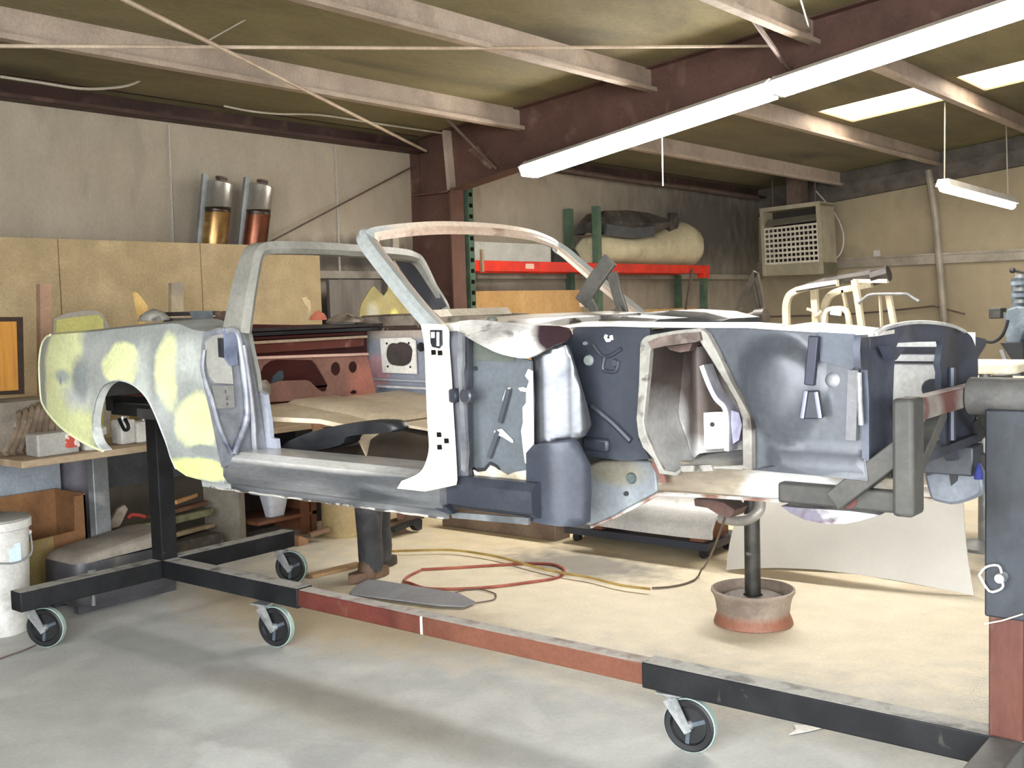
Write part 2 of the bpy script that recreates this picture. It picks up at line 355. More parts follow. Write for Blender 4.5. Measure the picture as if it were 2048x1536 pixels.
tube_box('rear_post', (-1.02, -HW, ZT-.002), (-.918, HW, 1.27), m_blk)
tube_box('front_post', (3.475, -.05, ZT-.002), (3.575, .05, .78), m_post, label='rusty red inner tube of the front post')
tube_box('post_sleeve', (3.4655, -.0595, .70), (3.5845, .0595, 1.337), m_sleeve, label='worn black outer tube of the front post')
# wire locking pin
pin = spl([at(1958, 1150, Y=-.075), at(1972, 1134, Y=-.075), at(1996, 1131, Y=-.08), at(2003, 1146, Y=-.09), at(2003, 1160, Y=-.1), at(2006, 1172, Y=-.09), at(1998, 1180, Y=-.075), at(1978, 1182, Y=-.075), at(1958, 1150, Y=-.075)], 3)
p_ = MB().tube(pin, .0035, 8).build('locking_pin', m_white, rot, label='white wire locking pin')
MB().lathe([(0, -.02), (.014, -.02), (.018, 0), (.014, .03), (0, .03)], at(2002, 1155, Y=-.085), (0, 1, 0), 14).build('knob', m_zinc, p_)
MB().tube([at(1968, 1248, Y=-.064), at(2005, 1241, Y=-.064), at(2046, 1228, Y=-.064)], .0025, 6).build('strap_wire', m_wire, rot)
# pivots
MB().lathe([(0, 0), (.056, 0), (.058, .004), (.058, .5), (0, .5)], (3.405, 0, 1.372), (1, 0, 0), 32).build('pivot_tube', m_dust, rot, label='grey pivot tube on the front post')
MB().lathe([(0, 0), (.056, 0), (.058, .004), (.058, .5), (0, .5)], (-1.12, 0, 1.3), (1, 0, 0), 24).build('pivot_tube', m_blk, rot)
# front adapter: upright tubes each side, cross arm and diagonals
m_adp = mat('adapter_grey', '4b4a46', .55, .05, spec=.3, c2='403f3d', sc_=5., c3='57534e', sc3=8., thr3=(.6, .8))
ax = 3.375
def adapter(s):
    y = s*.47
    MB().bb((ax-.03, y-.05, 1.075), (ax+.03, y+.05, 1.405)).build('adapter_upright', m_adp, rot, bevel=.012)
    MB().bb((2.98, y-.035+(.04 if s < 0 else -.04), 1.073), (ax, y+.035+(.04 if s < 0 else -.04), 1.135)).build('adapter_arm', m_adp, rot, bevel=.008)
    MB().bar([(3.17, y, 1.10), (ax, y, 1.27)], .06, .085, (0, 1, 0)).build('diagonal_brace', m_adp, rot, bevel=.004)
    yy = sorted((y+s*-.05, 0))
    MB().bb((ax-.025, yy[0], 1.335), (ax+.025, yy[1], 1.40)).build('adapter_crossarm', mat('adapter_red', '54332f', .5, c2='77726d', sc_=7.), rot, bevel=.006)
    MB().bar([(ax, y-s*.05, 1.2), (ax, y-s*.27, 1.34)], .04, .045, (1, 0, 0)).build('diagonal_brace', m_adp, rot, bevel=.004)
adapter(-1); adapter(1)
for px, py in ((1697, 1001),):
    c = at(px, py, Y=-.468); MB().lathe([(0, 0), (.024, 0), (.024, .012), (0, .012)], c, (0, 1, 0), 20).build('bolt_hole', mat('hole_red', '5b2f2c', .6), rot)
# rear adapter: dark arms seen through the wheel arch
MB().bb((-.66, -.5, 1.22), (-.6, .5, 1.3)).build('adapter_crossarm', m_blk, rot, bevel=.006)
for s in (-1, 1): MB().bb((-.63, s*.46-.03, 1.2), (.12, s*.46+.03, 1.26)).build('adapter_arm', m_blk, rot, bevel=.006)
hk = [at(x, y, Y=-.49) for x, y in ((238, 838), (246, 855), (250, 860), (256, 858), (256, 850), (250, 838))]
MB().tube(spl(hk, 4), .009, 8).build('tow_hook', m_blk, rot)
# casters
m_tread = mat('grey_green_tread', '8fa39c', .5)
def caster(c, ang, lean=.07, name='caster'):
    """c = wheel contact on the floor, ang = heading of the wheel's axle"""
    cx, cy = c; r = .104; o = bpy.data.objects.new(name, None); COL.objects.link(o); o.parent = rot; ORG[o.name] = ORG[rot.name]
    ax_ = V(-math.sin(ang), math.cos(ang), 0); fw = V(math.cos(ang), math.sin(ang), 0); c0 = V(cx, cy, r)
    wh = MB().lathe([(.02, -.012), (.068, -.012), (.074, -.022), (.092, -.024), (r-.004, -.018), (r-.004, .018), (.092, .024), (.074, .022), (.068, .012), (.02, .012), (.02, -.012)], c0, ax_, 36, cap=False).build('wheel', m_rub, o)
    MB().lathe([(r-.006, -.016), (r, -.014), (r, .014), (r-.006, .016), (r-.006, -.016)], c0, ax_, 36, cap=False).build('tread', m_tread, wh)
    MB().lathe([(0, -.03), (.014, -.03), (.018, -.022), (.018, .022), (.014, .03), (0, .03)], c0, ax_, 16).build('hub', m_zinc, o)
    sp = MB()
    for k in range(3):
        a = 2*math.pi*k/3+.4; d = (fw*math.cos(a)+V(0, 0, 1)*math.sin(a))
        sp.bar([c0+d*.012, c0+d*.072], .016, .034, ax_)
    sp.build('spokes', mat('spoke_dark', '55606a', .4, .3), o)
    top = c0 - fw*lean + V(0, 0, ZB-.012-r)
    for s in (-1, 1):
        p1 = c0+ax_*s*.034; p2 = V(top.x, top.y, ZB-.02)+ax_*s*.034
        MB().sweep([p1-V(0, 0, .014)+(p1-p2)*.06, p2], lambda t: [(-.016-.014*t, -.003), (.016+.014*t, -.003), (.016+.014*t, .003), (-.016-.014*t, .003)], ax_).build('fork', m_zinc, o)
    MB().lathe([(0, -.014), (.04, -.014), (.044, -.007), (.044, 0), (0, 0)], V(top.x, top.y, ZB-.006), (0, 0, 1), 20).box((top.x, top.y, ZB-.003), (.1, .1, .006), ang).build('swivel_plate', m_zinc, o)
    return o
caster((-.975, -.715), math.radians(30)); caster((.042, -.04), math.radians(12)); caster((2.401, .0), math.radians(6)); caster((-.9, .847), math.radians(25))
caster((3.53, -.8), .3); caster((3.53, .8), .3)
# ================================================================== THE CAR SHELL
m_quart = mat('quarter_primer', '898d8a', .42, c2='979a97', sc_=3., spec=.5, blobs=[
   ('cfd3a0', (-.52, -.8, 1.44), (.24, .4, .34), .14, .8), ('cfd39c', (-.40, -.8, 1.2), (.20, .4, .17), .14, .8), ('cfd3a0', (.03, -.8, 1.475), (.15, .4, .10), .1, .7),
   ('b3b8b3', (.5, -.8, 1.5), (.16, .4, .09), .5, 1.2), ('b5bab4', (.2, -.8, 1.35), (.06, .4, .2), .5, 1.2), ('b3b8b3', (-.33, -.8, 1.33), (.14, .4, .07), .5, 1.4), ('cdd1a2', (.37, -.8, 1.45), (.08, .4, .15), .2, 1.1), ('cfd3a0', (.57, -.8, 1.24), (.15, .4, .13), .16, .9), ('c8cc8c', (.57, -.8, 1.05), (.22, .4, .05), .15, .6),  # grey-white blobs: blown-out light on the primer put into its colour
   ('858b8a', (-.30, -.8, 1.42), (.08, .4, .1), .3, 1.2), ('858a88', (.62, -.8, 1.13), (.13, .4, .028), .2, .5), ('9aa39a', (-.5, -.8, 1.42), (.1, .4, .03), .4, 1.),
   ('7f8490', (-.51, -.8, 1.4), (.012, .4, .025), .3, 1.)])
m_yel = mat('filler_edge', 'dde2b4', .5)
m_lip = mat('arch_lip', 'b9bcb8', .4, c2='a5a9a6', sc_=8.)
m_dkprim = mat('dark_grey_primer', '3f4249', .38, .2, c2='34373f', sc_=3., c3='4d5158', sc3=2.2, thr3=(.55, .75), bump=.03, bsc=7)
m_navy = mat('navy_primer', '2f333c', .42, .15, c2='262a32', sc_=2.5, c3='3c4048', sc3=4., thr3=(.6, .75), bump=.02, bsc=8)
m_greyp = mat('blue_grey_primer', '4d5056', .3, .15, c2='44474d', sc_=2.4, c3='585b60', sc3=3.5, thr3=(.58, .75))
m_bare = mat('bare_steel', '6c6e73', .24, .8, c2='505257', sc_=2.2, c3='303236', sc3=3.5, thr3=(.55, .75), stretch=(1, 1, 1.5), micro=.1)
m_bared = mat('dark_bare_steel', '5b5e66', .3, .7, c2='3a3d45', sc_=2.6, c3='8a8c90', sc3=5., thr3=(.66, .8))
m_cream = mat('cream_primer', 'ece6d6', .45, c2='e2dcca', sc_=5., c3='c9c4b8', sc3=7., thr3=(.66, .8))
m_white2 = mat('white_metal', 'dcdad4', .35, .1, c2='c6c3bc', sc_=6., c3='6a6763', sc3=11., thr3=(.62, .7), stretch=(.5, 1, 1.5))
m_ltgrey = mat('light_grey_primer', '9b9b97', .45, c2='8e8e8a', sc_=4.)
m_tan = mat('tan_metal', 'c1a98f', .45, c2='b29a82', sc_=5.)
m_maroon = mat('maroon_paint', '4c1d19', .5, c2='3e1614', sc_=3., c3='603529', sc3=7., thr3=(.62, .8))
m_pink = mat('pink_oxide', '8a6559', .6, c2='7d5a4f', sc_=4., blobs=[('b27464', (.38, .36, 1.33), (.4, .12, .12), .4, .6)])
m_floorp = mat('cream_floor', 'dccbb0', .55, c2='cfbc9f', sc_=3., c3='b7a184', sc3=6., thr3=(.64, .8))
m_rust = mat('rusty_cavity', '5f5752', .5, .35, c2='463c36', sc_=3.2, c3='85868a', sc3=3., thr3=(.5, .68), bump=.06, bsc=10, blobs=[('a8a8a6', (2.62, -.38, 1.17), (.22, .3, .06), .5, 1.), ('9c9a98', (2.575, -.42, 1.26), (.035, .2, .11), .5, .9), ('433a36', (2.6, -.4, 1.5), (.25, .3, .06), .5, 1.)])
m_rim = mat('scaled_flange', '8f8c85', .55, .1, c2='6e6a63', sc_=6., c3='3b352f', sc3=14., thr3=(.56, .68), bump=.1)
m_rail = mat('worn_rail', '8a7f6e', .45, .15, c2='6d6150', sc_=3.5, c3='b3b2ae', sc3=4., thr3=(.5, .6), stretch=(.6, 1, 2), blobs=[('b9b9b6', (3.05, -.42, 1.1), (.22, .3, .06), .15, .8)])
m_torq = mat('worn_grey_box', '80858a', .4, .2, c2='6d7276', sc_=4., blobs=[('7c776a', (2.38, -.44, 1.13), (.12, .2, .05), .3, .8)])
m_black = mat('black_plastic', '1d1e21', .4, c2='2a2b2e', sc_=6., bump=.04)
car = thing('car_shell', 'stripped convertible car body in patchy primer without doors, held on the rotisserie', 'car', (1.3, 0, .985))
# -------- near quarter panel
def fq(x, z):
    y = -.835+.055*max(0, (z-1.34)/.32)**2+.05*max(0, (1.3-z)/.32)**2
    if x < -.25: y += .05*((-.25-x)/.42)**2
    # character line / scoop in front of the wheel
    k = max(0, min(1, (x-.30)/.06))*max(0, min(1, (z-1.14)/.12))
    return y + .022*k/(1+math.exp(max(-30, min(30, (z-1.405)/.009))))
arch = spl([(352, 938), (342, 916), (333, 887), (321, 856), (309, 826), (297, 802), (284, 785), (267, 771), (246, 763), (226, 763), (208, 771), (195, 791), (187, 819), (184, 846), (187, 870), (195, 890), (206, 902)], 3)
rear = spl([(206, 902), (181, 892), (150, 875), (123, 855), (102, 833), (88, 813), (82, 795), (79, 750), (79, 720), (83, 692), (91, 676), (101, 670)], 3)
topq = spl([(101, 670), (140, 667), (180, 664), (232, 658), (290, 652), (345, 647), (366, 651), (388, 660), (414, 663)], 3)
front = spl([(414, 663), (408, 690), (404, 720), (405, 745), (413, 785), (424, 830), (434, 875), (440, 915), (444, 945), (447, 968)], 3)
bott = [(447, 968), (418, 963), (393, 958), (372, 952)]
outq = [tuple(p) for p in (arch[:-1]+rear[:-1]+topq[:-1]+front[:-1])]+bott
qp = MB().patch(outq, Y=-.8, f=fq, th=.006, res=.028).build('quarter_panel', m_quart, car, ang=50)
def onq(x, y):
    c = -.8
    for _ in range(24): P = at(x, y, Y=c); c += max(-.03, min(.03, .5*(fq(P.x, P.z)-c)))
    return P
al = [onq(*p) for p in arch]
MB().loft([[p+V(0, -.004, 0), p+V(0, .045, 0), p+V(0, .045, .006), p+V(0, 0, .006)] for p in al]).build('arch_lip', m_lip, qp)
MB().tube([onq(*p) for p in rear], .006, 8).build('rear_edge', m_yel, qp)
# top of the quarter, rolling inboard to the deck
tq = [onq(*p) for p in topq]
MB().loft([[p, p+V(0, .05, .012), p+V(0, .2, .016), p+V(0, .2, .008), p+V(0, 0, -.006)] for p in tq]).build('quarter_top', m_quart, qp)
h = [at(x, y, Y=-.74) for x, y in ((358, 644), (372, 646), (412, 662), (385, 661), (364, 651))]
MB().prism(h, (0, .02, .004)).build('filler_opening', m_cream, qp)
# far quarter, mirrored, its top seen beyond the cabin
far = MB()
xz = [(-.62, 1.2), (-.66, 1.45), (-.6, 1.6), (-.1, 1.635), (.45, 1.64), (.68, 1.6), (.68, 1.0), (.5, 1.0), (.38, 1.1), (.25, 1.3), (.05, 1.41), (-.12, 1.36), (-.24, 1.2), (-.17, 1.1), (-.4, 1.12)]
far.patch2(xz, Y=.8, f=lambda x, z: -fq(x, z)-.006, th=.006, res=.06)
far.build('quarter_panel', m_quart, car)
m_grime = mat('grimy_tan', '8d8273', .6, c2='6b6055', sc_=6., c3='3c352f', sc3=9., thr3=(.55, .7), bump=.15)
MB().loft([[(x, y+.0, z-.05), (x, y+.0, z), (x, y+.02, z+.012), (x, y+.14, z+.012), (x, y+.14, z-.05)] for x, y, z in ((.0, .62, 1.625), (.04, .62, 1.65), (.3, .62, 1.655), (.75, .62, 1.655), (1.1, .62, 1.64))]).build('belt_top', m_grime, car)
MB().bb((.06, .635, 1.56), (1.1, .66, 1.61)).build('belt_inner', mat('belt_dark', '4a382f', .6, c2='2f2823', sc_=5., c3='8b8378', sc3=10., thr3=(.62, .7)), car)
# deck and tail
MB().patch2([(-.6, -.64), (.42, -.64), (.42, .64), (-.6, .64)], X=None, Y=None) if False else None
m_deck = mat('deck_grime', '2b2623', .6, c2='3f3833', sc_=5.)
MB().bb((-.55, -.65, 1.605), (.22, .65, 1.618)).build('deck_panel', m_deck, car)
MB().bb((-.62, -.7, 1.3), (-.6, .7, 1.6)).build('tail_panel', m_yel, car)
MB().bb((-.6, -.49, 1.3), (.12, .6, 1.31)).build('trunk_floor', m_maroon, car)
# -------- wheel house inside the arch
wc = (.045, 1.13)
ring = [(wc[0]+.37*math.cos(a), wc[1]+.33*math.sin(a)) for a in [math.pi*k/18-.12*(1-k/9) for k in range(19)]]
m_wh = mat('wheelhouse_dark', '2c2b2c', .55, c2='3d3b3a', sc_=5., c3='565553', sc3=6., thr3=(.62, .8))
MB().loft([[(x, -.79, z), (x, -.5, z), (x, -.5, z+.006), (x, -.79, z+.006)] for x, z in ring if z > 1.29 or x > 0]).build('wheel_house', m_wh, car)
MB().prism([(x, -.5, z) for x, z in ring if z > 1.25], (0, .006, 0)).build('wheel_house', m_wh, car)
MB().bar([(-.3, -.5, 1.225), (.4, -.5, 1.225)], .1, .05).build('rear_frame_rail', m_wh, car)
MB().ball((.0, -.6, 1.27), (.1, .04, .02), 8).build('spring_hanger', mat('hanger_grey', '4c4b50', .4, .4, c2='323236', sc_=9.), car)
# -------- door jamb behind the door opening
JX = .72
jb = MB().patch([(410, 664), (440, 658), (472, 657), (486, 664), (497, 690), (508, 745), (518, 800), (530, 880), (534, 914), (470, 925), (446, 935), (436, 890), (424, 830), (412, 780), (404, 735), (405, 700)], X=JX+.012, th=.01, flip=-1).build('door_jamb', mat('jamb_metal', '7f8186', .35, .2, c2='686b72', sc_=4., c3='9a9da4', sc3=5., thr3=(.55, .7)), car)
MB().patch([(414, 682), (424, 672), (452, 666), (458, 690), (464, 738), (467, 768), (430, 766), (418, 752), (412, 722)], X=JX+.02, th=.008, flip=-1).build('latch_plate', mat('jamb_panel', '96958f', .45, c2='8a8984', sc_=5.), jb)
MB().patch([(436, 676), (447, 676), (450, 716), (438, 714)], X=JX+.024, th=.004, flip=-1).build('latch_slot', m_black, jb)
MB().patch([(424, 771), (467, 771), (470, 815), (432, 818)], X=JX+.022, th=.01, flip=-1, holes=[ell(451.5, 783, 2.2, 4, 8), [(452, 792), (459, 792), (459, 800), (452, 800)], ell(455, 808, 3, 3, 8)]).build('striker_plate', mat('jamb_grey', '7b7a76', .5, c2='706f6c', sc_=6.), jb)
MB().patch([(438, 830), (480, 826), (482, 850), (470, 890), (466, 906), (448, 868)], X=JX+.014, th=.004, flip=-1).build('jamb_recess', mat('recess_grey', '5f6167', .4, .2, c2='888a8f', sc_=5.), jb)
m_seal = mat('blue_grey_seal', '70747d', .35, .2, c2='93969d', sc_=6., c3='42475a', sc3=7., thr3=(.56, .68))
MB().tube([at(x, y, X=JX+.025) for x, y in spl([(449, 664), (462, 660), (474, 668), (481, 700), (488, 745), (494, 800), (493, 840), (484, 868), (474, 890), (468, 908)], 4)], [.014]*37, 10).build('weatherstrip_channel', m_seal, jb)
MB().tube([at(x, y, X=JX+.02) for x, y in spl([(408, 700), (405, 735), (413, 770), (424, 800), (436, 845), (450, 880), (464, 908)], 4)], .009, 8).build('weatherstrip_channel', m_seal, jb)
MB().patch([(450, 660), (466, 658), (474, 680), (476, 728), (462, 732), (452, 716)], X=JX+.035, th=.012, flip=-1).build('jamb_block', mat('slate_block', '5f6579', .4, .2, c2='767c90', sc_=8.), jb)
MB().tube([at(x, y, X=JX+.03) for x, y in spl([(486, 690), (494, 740), (502, 800), (507, 850), (509, 890), (514, 910)], 4)], .012, 8).build('pillar_edge', mat('pillar_edge', '8f9096', .4, .2, c2='6b6d75', sc_=4.), jb)
fi = lambda x, z: -.6+.03*max(0, (x-.78)/.1)
tr_ = MB().patch([(480, 660), (497, 668), (501, 690), (514, 750), (518, 784), (497, 785), (492, 750), (486, 700)], Y=-.6, th=.02).build('inner_pillar_trim', mat('trim_grey', '8f908c', .45, c2='9a9b97', sc_=5.), car)
MB().patch([(496, 786), (518, 786), (519, 782), (530, 790), (538, 842), (541, 876), (552, 878), (556, 912), (516, 913), (506, 880), (500, 840)], Y=-.6, th=.02).build('inner_pillar_trim', mat('pale_blue_primer', '9da1ad', .4, c2='9296a2', sc_=4.), car)
# -------- rocker
def rk(x): return [(x, -.58, 1.125), (x, -.74, 1.125), (x, -.775, 1.105), (x, -.80, 1.065), (x, -.80, 1.03), (x, -.782, 1.0), (x, -.765, .99), (x, -.762, .965), (x, -.754, .965), (x, -.752, 1.0), (x, -.58, 1.0)]
MB().loft([rk(.70), rk(1.0), rk(1.4), rk(1.90)]).build('rocker_panel', mat('rocker_steel', '929394', .3, .45, c2='6a6c6f', sc_=1.8, c3='4a4d51', sc3=2.6, thr3=(.46, .66), stretch=(.5, 1, 2.5), blobs=[('dcdbd6', (1.15, -.76, 1.115), (.62, .2, .022), .35, .7)]), car, ang=25)  # pale blob: sky highlight on the upper bevel put into the steel colour
MB().tube([(x, -.762+.002*math.sin(x*31), .966+.0015*math.sin(x*47)) for x in [.56+.04*i for i in range(34)]], .0045, 6).build('pinch_weld', mat('pinch_white', 'bdbab2', .4, .3, c2='5a5650', sc_=14., thr=(.5, .56)), car)
MB().loft([rk(.50), rk(.7)]).build('rocker_end', m_quart, car)
MB().loft([[(x, -.60, 1.0), (x, -.735, 1.0), (x, -.765, 1.02), (x, -.765, 1.09), (x, -.74, 1.115), (x, -.60, 1.115)] for x in (1.86, 2.27)]).build('rocker_front', m_navy, car, ang=30)
MB().prism(ats(spl([(845, 985), (855, 982), (870, 1000), (892, 1015), (905, 1028), (880, 1022), (862, 1010)], 2), Y=-.785), (0, .03, 0)).build('rocker_gusset', m_navy, car)
MB().patch([(900, 1024), (1056, 1036), (1056, 1050), (905, 1036)], Y=-.745, th=.012).build('lower_flange', mat('lower_flange', '5a5e61', .4, .4, c2='85888a', sc_=7.), car)
# far rocker and floor
MB().loft([[(x, -y, z) for x, y, z in rk(xx)] for xx in (.6, 2.2)]).build('rocker_panel', m_bared, car, ang=25)
m_pan = mat('floor_black', '2c2a2c', .45, c2='4a4038', sc_=3., c3='5f564e', sc3=5., thr3=(.62, .8))
MB().bb((.55, -.6, 1.03), (2.25, .6, 1.045)).build('floor_pan', m_pan, car)
# rear floor hump and transmission tunnel, cream
hp = [(x, y, z) for x, y, z in ()]
def hump(x):
    k = max(0, min(1, (1.35-x)/.6)); w_ = .2+.1*k; hgt = 1.13+.06*k
    return [(x, -w_-.08, 1.046), (x, -w_, hgt-.03), (x, -w_*.6, hgt), (x, w_*.6, hgt), (x, w_, hgt-.03), (x, w_+.08, 1.046)]
MB().loft([hump(x) for x in (.98, 1.2, 1.5, 2.0, 2.25)]).build('transmission_tunnel', m_pan, car)
MB().loft([[(x, -.1, z), (x, .13, z), (x, .13, z-.012), (x, -.1, z-.012)] for x, z in ((1.02, 1.19), (1.4, 1.16), (2.15, 1.145))]).build('tunnel_cover', m_floorp, car)
MB().loft([[(x, -y, z), (x, .59, z), (x, .59, z-.02), (x, -y, z-.02)] for x, y, z in ((.36, .59, 1.265), (.6, .52, 1.245), (.8, .36, 1.225), (.98, .33, 1.2), (1.04, .3, 1.05))]).build('rear_seat_floor', m_floorp, car)
MB().loft([[(x, -.2, z), (x, .2, z), (x, .13, z+.022), (x, -.13, z+.022)] for x, z in ((.36, 1.255), (.6, 1.24), (1.0, 1.195))]).build('driveshaft_tunnel', m_floorp, car)
# seat cushion shell, black, lying near the sill
st = [at(x, y, Y=-.5) for x, y in spl([(556, 912), (558, 893), (575, 880), (620, 862), (680, 846), (740, 838), (785, 839), (800, 850), (802, 866), (770, 872), (720, 872), (700, 880), (688, 896), (620, 905)], 3, True)]
# -------- rear bulkhead, maroon, with the pink brace panel
bh = MB().patch([(470, 648), (733, 652), (735, 780), (733, 830), (480, 830)], X=.12, th=.01, flip=-1).build('rear_bulkhead', m_maroon, car)
for z0, z1, d, m, nm in ((1.545, 1.56, .10, m_tan, 'bulkhead_shelf'), (1.50, 1.545, .07, mat('maroon_light', '6b382e', .5, c2='5d2f26', sc_=4., c3='9c7566', sc3=8., thr3=(.62, .8)), 'bulkhead_ledge')):
    MB().bb((.125, -.62, z0), (.125+d, .5, z1)).build(nm, m, bh, bevel=.004)
MB().bb((.12, -.62, 1.585), (.26, .55, 1.60)).build('well_rim', m_black, bh)
MB().bb((.12, -.62, 1.565), (.2, .5, 1.578)).build('well_flange', mat('maroon_dark', '4d1f1c', .5), bh)
PX = .36
slot1 = [(518, 753), (527, 732), (540, 722), (555, 719), (625, 720), (634, 729), (648, 752), (658, 770), (655, 781), (645, 784), (635, 777), (620, 763), (612, 760), (560, 762), (540, 768), (528, 790), (518, 780)]
pk = MB().patch([(500, 716), (733, 708), (737, 722), (752, 786), (690, 794), (560, 803), (500, 806)], X=PX, th=.012, flip=-1,
   holes=[slot1, ell(672.5, 737.5, 11, 14, 14), ell(707, 734, 10, 12, 14), spl([(700, 786), (706, 780), (714, 781), (716, 786), (708, 788)], 2, True)]).build('seat_brace_panel', m_pink, car)
MB().bar([at(500, 716, X=PX+.01), at(733, 708, X=PX+.01)], .03, .012).build('brace_flange', mat('pink_pale', 'd3ad9c', .5), pk)
MB().patch([(541, 768), (545, 752), (556, 742), (563, 741), (565, 755), (560, 762)], X=PX-.08, th=.01).build('clip', mat('slate_clip', '4c5860', .4), pk)
MB().ball(at(529, 780, X=PX+.03), (.03, .03, .05), 8).build('crumpled_tape', mat('tape', 'a79a8b', .6, c2='776b5f', sc_=30.), pk)
# -------- far inner trim with the speaker plate
ft = MB().patch([(724, 668), (732, 662), (858, 660), (864, 720), (866, 815), (770, 812), (752, 786), (738, 735), (726, 700)], Y=.62, th=.02).build('far_quarter_trim', mat('trim_blue_grey', '8d919b', .45, c2='9a9ca2', sc_=2., blobs=[('b98e94', (.16, .62, 1.36), (.1, .2, .09), .2, .4), ('b5a89c', (.4, .62, 1.57), (.5, .2, .035), .4, .3)]), car)
MB().patch([(756, 771), (860, 777), (862, 815), (778, 812), (768, 795)], Y=.59, th=.02).build('lower_trim', mat('trim_slate', '7d828f', .45, c2='727784', sc_=3.), ft)
MB().bar([at(756, 772, Y=.585), at(862, 777, Y=.585)], .02, .012).build('trim_lip', mat('trim_lip', 'c6c4c4', .4), ft)
MB().bar([at(748, 758, Y=.605), at(862, 763, Y=.605)], .015, .01).build('trim_crease', mat('trim_crease', 'a9aab0', .4), ft)
spk = spl([(771, 710), (775, 692), (785, 686), (793, 687), (800, 684), (815, 687), (824, 697), (824, 712), (820, 726), (808, 732), (790, 731), (777, 726)], 3, True)
sp_ = MB().patch([(760, 677), (820, 675), (830, 681), (833, 748), (765, 745)], Y=.595, th=.008, holes=[spk]).build('speaker_plate', mat('speaker_white', 'e9e5dc', .5), ft)
MB().patch(ell(797, 708, 28, 25, 20), Y=.612, th=.004).build('speaker_recess', mat('speaker_dark', '4a3f3c', .8, c2='3a3230', sc_=6.), sp_)
for x, y in ((773, 687), (817, 686), (775, 733), (820, 734)): MB().lathe([(0, 0), (.006, 0), (.006, .004), (0, .004)], at(x, y, Y=.59), (0, 1, 0), 8).build('screw_hole', m_black, sp_)
MB().lathe([(0, 0), (.024, 0), (.024, .01), (0, .01)], at(841, 694, Y=.61), (0, 1, 0), 16).build('window_crank_hole', m_black, ft)
# -------- roof hoop
m_hoop = mat('hoop_primer', '8c8a82', .42, .1, c2='7f7d76', sc_=4., c3='726f69', sc3=7., thr3=(.6, .8))
hc = [at(475, 660, Y=-.68), at(487, 590, Y=-.665), at(500, 530, Y=-.645), at(509, 506, Y=-.62), at(526, 497, Y=-.57)]+[at(x, y, X=X) for x, y, X in ((570, 496, .74), (640, 498, .72), (720, 503, .68), (785, 508, .6))]+[at(818, 514, Y=.51), at(838, 524, Y=.58), at(866, 572, Y=.63), at(890, 612, Y=.66), at(896, 640, Y=.67)]
hs = spl(hc, 5); n_ = len(hs)
rg = []
for i, p in enumerate(hs):
    t = (hs[min(i+1, n_-1)]-hs[max(i-1, 0)]).normalized(); u = V(1, 0, 0)-t*t.x; u.normalize(); b = t.cross(u)
    k = abs(i/(n_-1)-.5)*2; leg = max(0, (k-.62)/.38); leg = leg if i < n_/2 else -min(1, max(0, (k-.3)/.4)); wx = .052+(.02*leg if leg > 0 else .034*leg); wy = .026+(.006*leg if leg > 0 else .012*leg)
    rg.append([p-u*wx-b*wy*.3, p-u*wx*.8+b*wy, p+u*wx*.75+b*wy, p+u*wx+b*wy*.2, p+u*wx*.85-b*wy, p-u*wx*.8-b*wy])
MB().loft(rg).build('roof_hoop', m_hoop, car, ang=30)
MB().patch([(778, 503), (820, 512), (842, 528), (862, 556), (892, 612), (868, 622), (850, 612), (826, 575), (800, 537), (785, 515)], Y=.635, th=.008).build('sail_panel', mat('sail_dark', '47464a', .5, c2='35353a', sc_=5., c3='7b7a79', sc3=9., thr3=(.6, .68)), car)
# -------- windshield frame
ws = [(1.86, -.69, 1.585), (1.72, -.675, 1.69), (1.56, -.648, 1.82), (1.42, -.618, 1.935), (1.392, -.595, 1.972), (1.405, -.53, 1.99), (1.45, -.3, 2.012), (1.475, 0, 2.016), (1.45, .3, 2.006), (1.405, .53, 1.98), (1.40, .595, 1.958), (1.44, .62, 1.925), (1.56, .648, 1.82), (1.72, .675, 1.69), (1.86, .69, 1.585)]
wp = spl(ws, 6); n_ = len(wp)
def wdirs(i):
    t = (wp[min(i+1, n_-1)]-wp[max(i-1, 0)]).normalized(); nrm = V(.62, 0, .78); nrm = (nrm-t*nrm.dot(t)).normalized(); ins = t.cross(nrm)
    if ins.dot(V(1.55, 0, 1.8)-wp[i]) < 0: ins = -ins
    return nrm, ins
def wframe():
    r_ = []
    for i, p in enumerate(wp):
        nrm, ins = wdirs(i); side = max(0, min(1, (abs(i/(n_-1)-.5)*2-.36)/.08)); o_ = .016+.020*side; n2 = .012+.012*side; h_ = .02
        r_.append([p-ins*o_-nrm*h_, p-ins*o_+nrm*h_*.5, p-ins*o_*.4+nrm*h_*1.1, p+ins*n2+nrm*h_*.7, p+ins*n2-nrm*h_])
    return r_
cw = V(0, 0, 0)
MB().loft(wframe()).build('windshield_frame', mat('frame_grey', '9ba09f', .42, .1, c2='a5a49c', sc_=1.3, c3='8f959a', sc3=5., thr3=(.6, .8), blobs=[('c9b7a4', (1.45, .1, 2.02), (.2, .62, .06), .2, .3)]), car, ang=35)
gp = MB()
pw = []
for i, p in enumerate(wp):
    nrm, ins = wdirs(i); side = max(0, min(1, (abs(i/(n_-1)-.5)*2-.36)/.08)); n2 = .011+.011*side
    pw.append([p+ins*n2+nrm*.012, p+ins*(n2+.026)+nrm*.006, p+ins*(n2+.03)-nrm*.008, p+ins*n2-nrm*.012])
gp.loft(pw).build('pinch_weld', mat('pinch_pink', 'c9b5a4', .45, c2='b59c8a', sc_=3., c3='8f7264', sc3=8., thr3=(.6, .75)), car)
